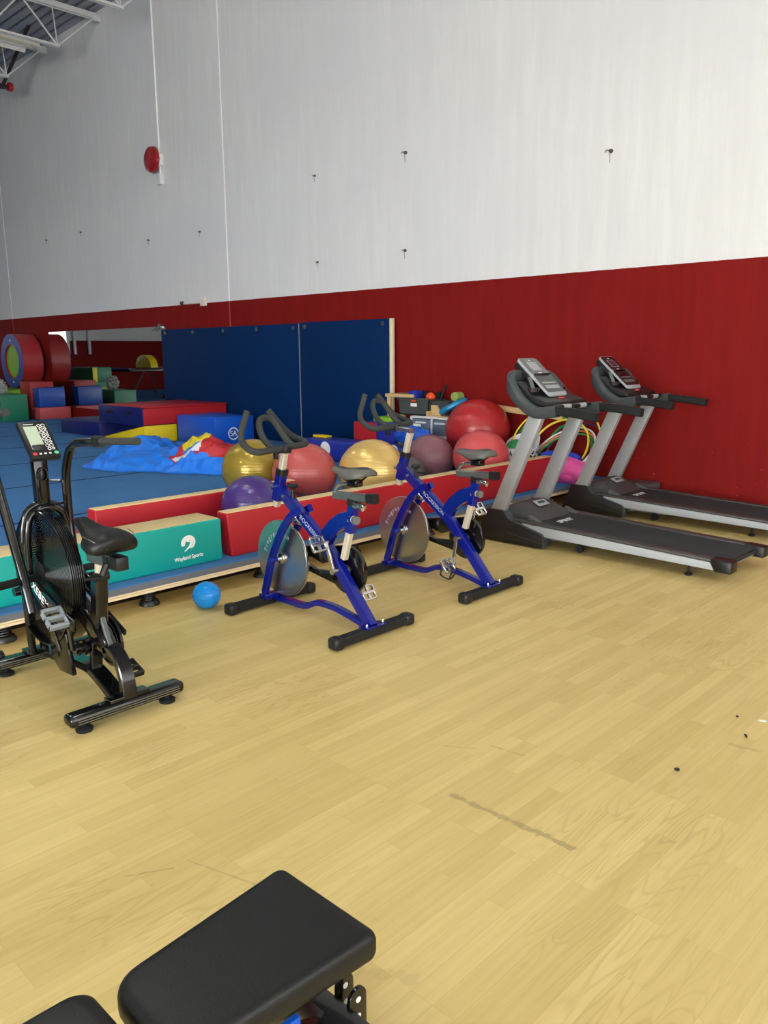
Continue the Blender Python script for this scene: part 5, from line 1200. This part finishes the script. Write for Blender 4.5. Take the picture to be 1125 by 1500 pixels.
MB().box((-1.0, .70, .345), (-.945, .76, .372), .006).build('adjustment_pin', M['vbright'], t)

# ------------------------------------------------------------------ litter on the floor
def bit(c, m, label, s, r):
    mb = MB().ball((0, 0, .004), 1, 10, 6, s, lambda d: 1 + .35 * noise.noise(d * 3 + V((c[0] * 9, 0, 0))))
    o = one(mb, 'debris', m, label, 'debris', (0, 0, 0), 'bits of debris on the wood floor'); o.location = (c[0], c[1], s[2]); o.rotation_euler.z = r
bit((-1.11, 2.66), M['litter'], 'dark crumb on the wood floor, nearest the camera of the bits', (.010, .008, .006), .3)
bit((-1.03, 3.10), M['litter'], 'dark slivered chip on the wood floor below the white scrap', (.016, .005, .004), 2.2)
bit((-1.03, 3.28), M['white'], 'white paper scrap on the wood floor at the right edge', (.016, .010, .003), .2)
bit((-1.12, 3.25), M['litter'], 'smallest dark speck on the wood floor left of the white scrap', (.006, .005, .004), 0)

# ------------------------------------------------------------------ unseen ceiling lamps; the two leftmost added to brighten the left side
def lamp(x, y, label):
    t = thing('high_bay_light', label, 'light', (x, y, 6.6), 'fluorescent high bay lights over the floor')
    hb_ = MB(); hb_.box((x - .67, y - .27, 6.63), (x + .67, y + .27, 6.70), .01)
    hb_.build('housing', M['fixture'], t)
    rf = MB()
    for sg in (-1, 1): rf.box((x - .67, y + sg * .265 - .006, 6.42), (x + .67, y + sg * .265 + .006, 6.64)); rf.box((x + sg * .665 - .006, y - .27, 6.42), (x + sg * .665 + .006, y + .27, 6.64))  # deep skirts added to keep lamp light off the upper wall
    rf.build('reflector', M['whiteplastic'], t)
    for k in (-.15, 0, .15): MB().cyl((x - .62, y + k, 6.60), (x + .62, y + k, 6.60), .025, 10).build('lamp_tube', M['tube'], t)
    MB().cyl((x, y, 6.7), (x, y, 7.5), .01, 8).build('hanger', M['joist'], t)
for (x, y, n_) in ((-3.3, 1.6, 'nearest the camera'), (-2.5, -3.5, 'behind the camera'), (2.5, 2.2, 'over the right side of the floor'), (2.5, -3.5, 'over the far right corner behind the camera'), (-6.2, 2.6, 'over the exercise balls'), (-11.5, 2.6, 'added as fill over the crumpled parachute'), (-17.5, 2.6, 'added as fill over the left end of the carpet'), (-6.5, -3.5, 'over the near end of the blue carpet')):
    lamp(x, y, 'fluorescent high bay light ' + n_)

# ------------------------------------------------------------------ camera, world
w = bpy.data.worlds.new('World'); S.world = w; w.use_nodes = True
w.node_tree.nodes['Background'].inputs[0].default_value = (.8, .88, 1, 1); w.node_tree.nodes['Background'].inputs[1].default_value = .3
f_, pi2, ro, ya = 1181.25, .1956816, -.0074464, .769973
fw = V((-math.sin(ya) * math.cos(pi2), math.cos(ya) * math.cos(pi2), -math.sin(pi2)))
r0 = V((math.cos(ya), math.sin(ya), 0)); u0 = r0.cross(fw)
r_ = r0 * math.cos(ro) + u0 * math.sin(ro); u_ = -r0 * math.sin(ro) + u0 * math.cos(ro)
cam = bpy.data.cameras.new('camera'); co = bpy.data.objects.new('camera', cam); COL.objects.link(co)
co.matrix_world = Matrix(((r_.x, u_.x, -fw.x, 0), (r_.y, u_.y, -fw.y, 0), (r_.z, u_.z, -fw.z, 1.5), (0, 0, 0, 1)))
cam.sensor_fit = 'VERTICAL'; cam.sensor_height = 36.0; cam.lens = f_ / 1500 * 36.0; cam.clip_start = .02; cam.clip_end = 200
S.camera = co
S.view_settings.view_transform = 'Standard'; S.view_settings.look = 'None'; S.view_settings.gamma = 1; S.view_settings.exposure = 0.12
S.cycles.max_bounces = 8; S.cycles.diffuse_bounces = 5; S.cycles.glossy_bounces = 4
for o in bpy.data.objects:
    if '_w' in o: del o['_w']
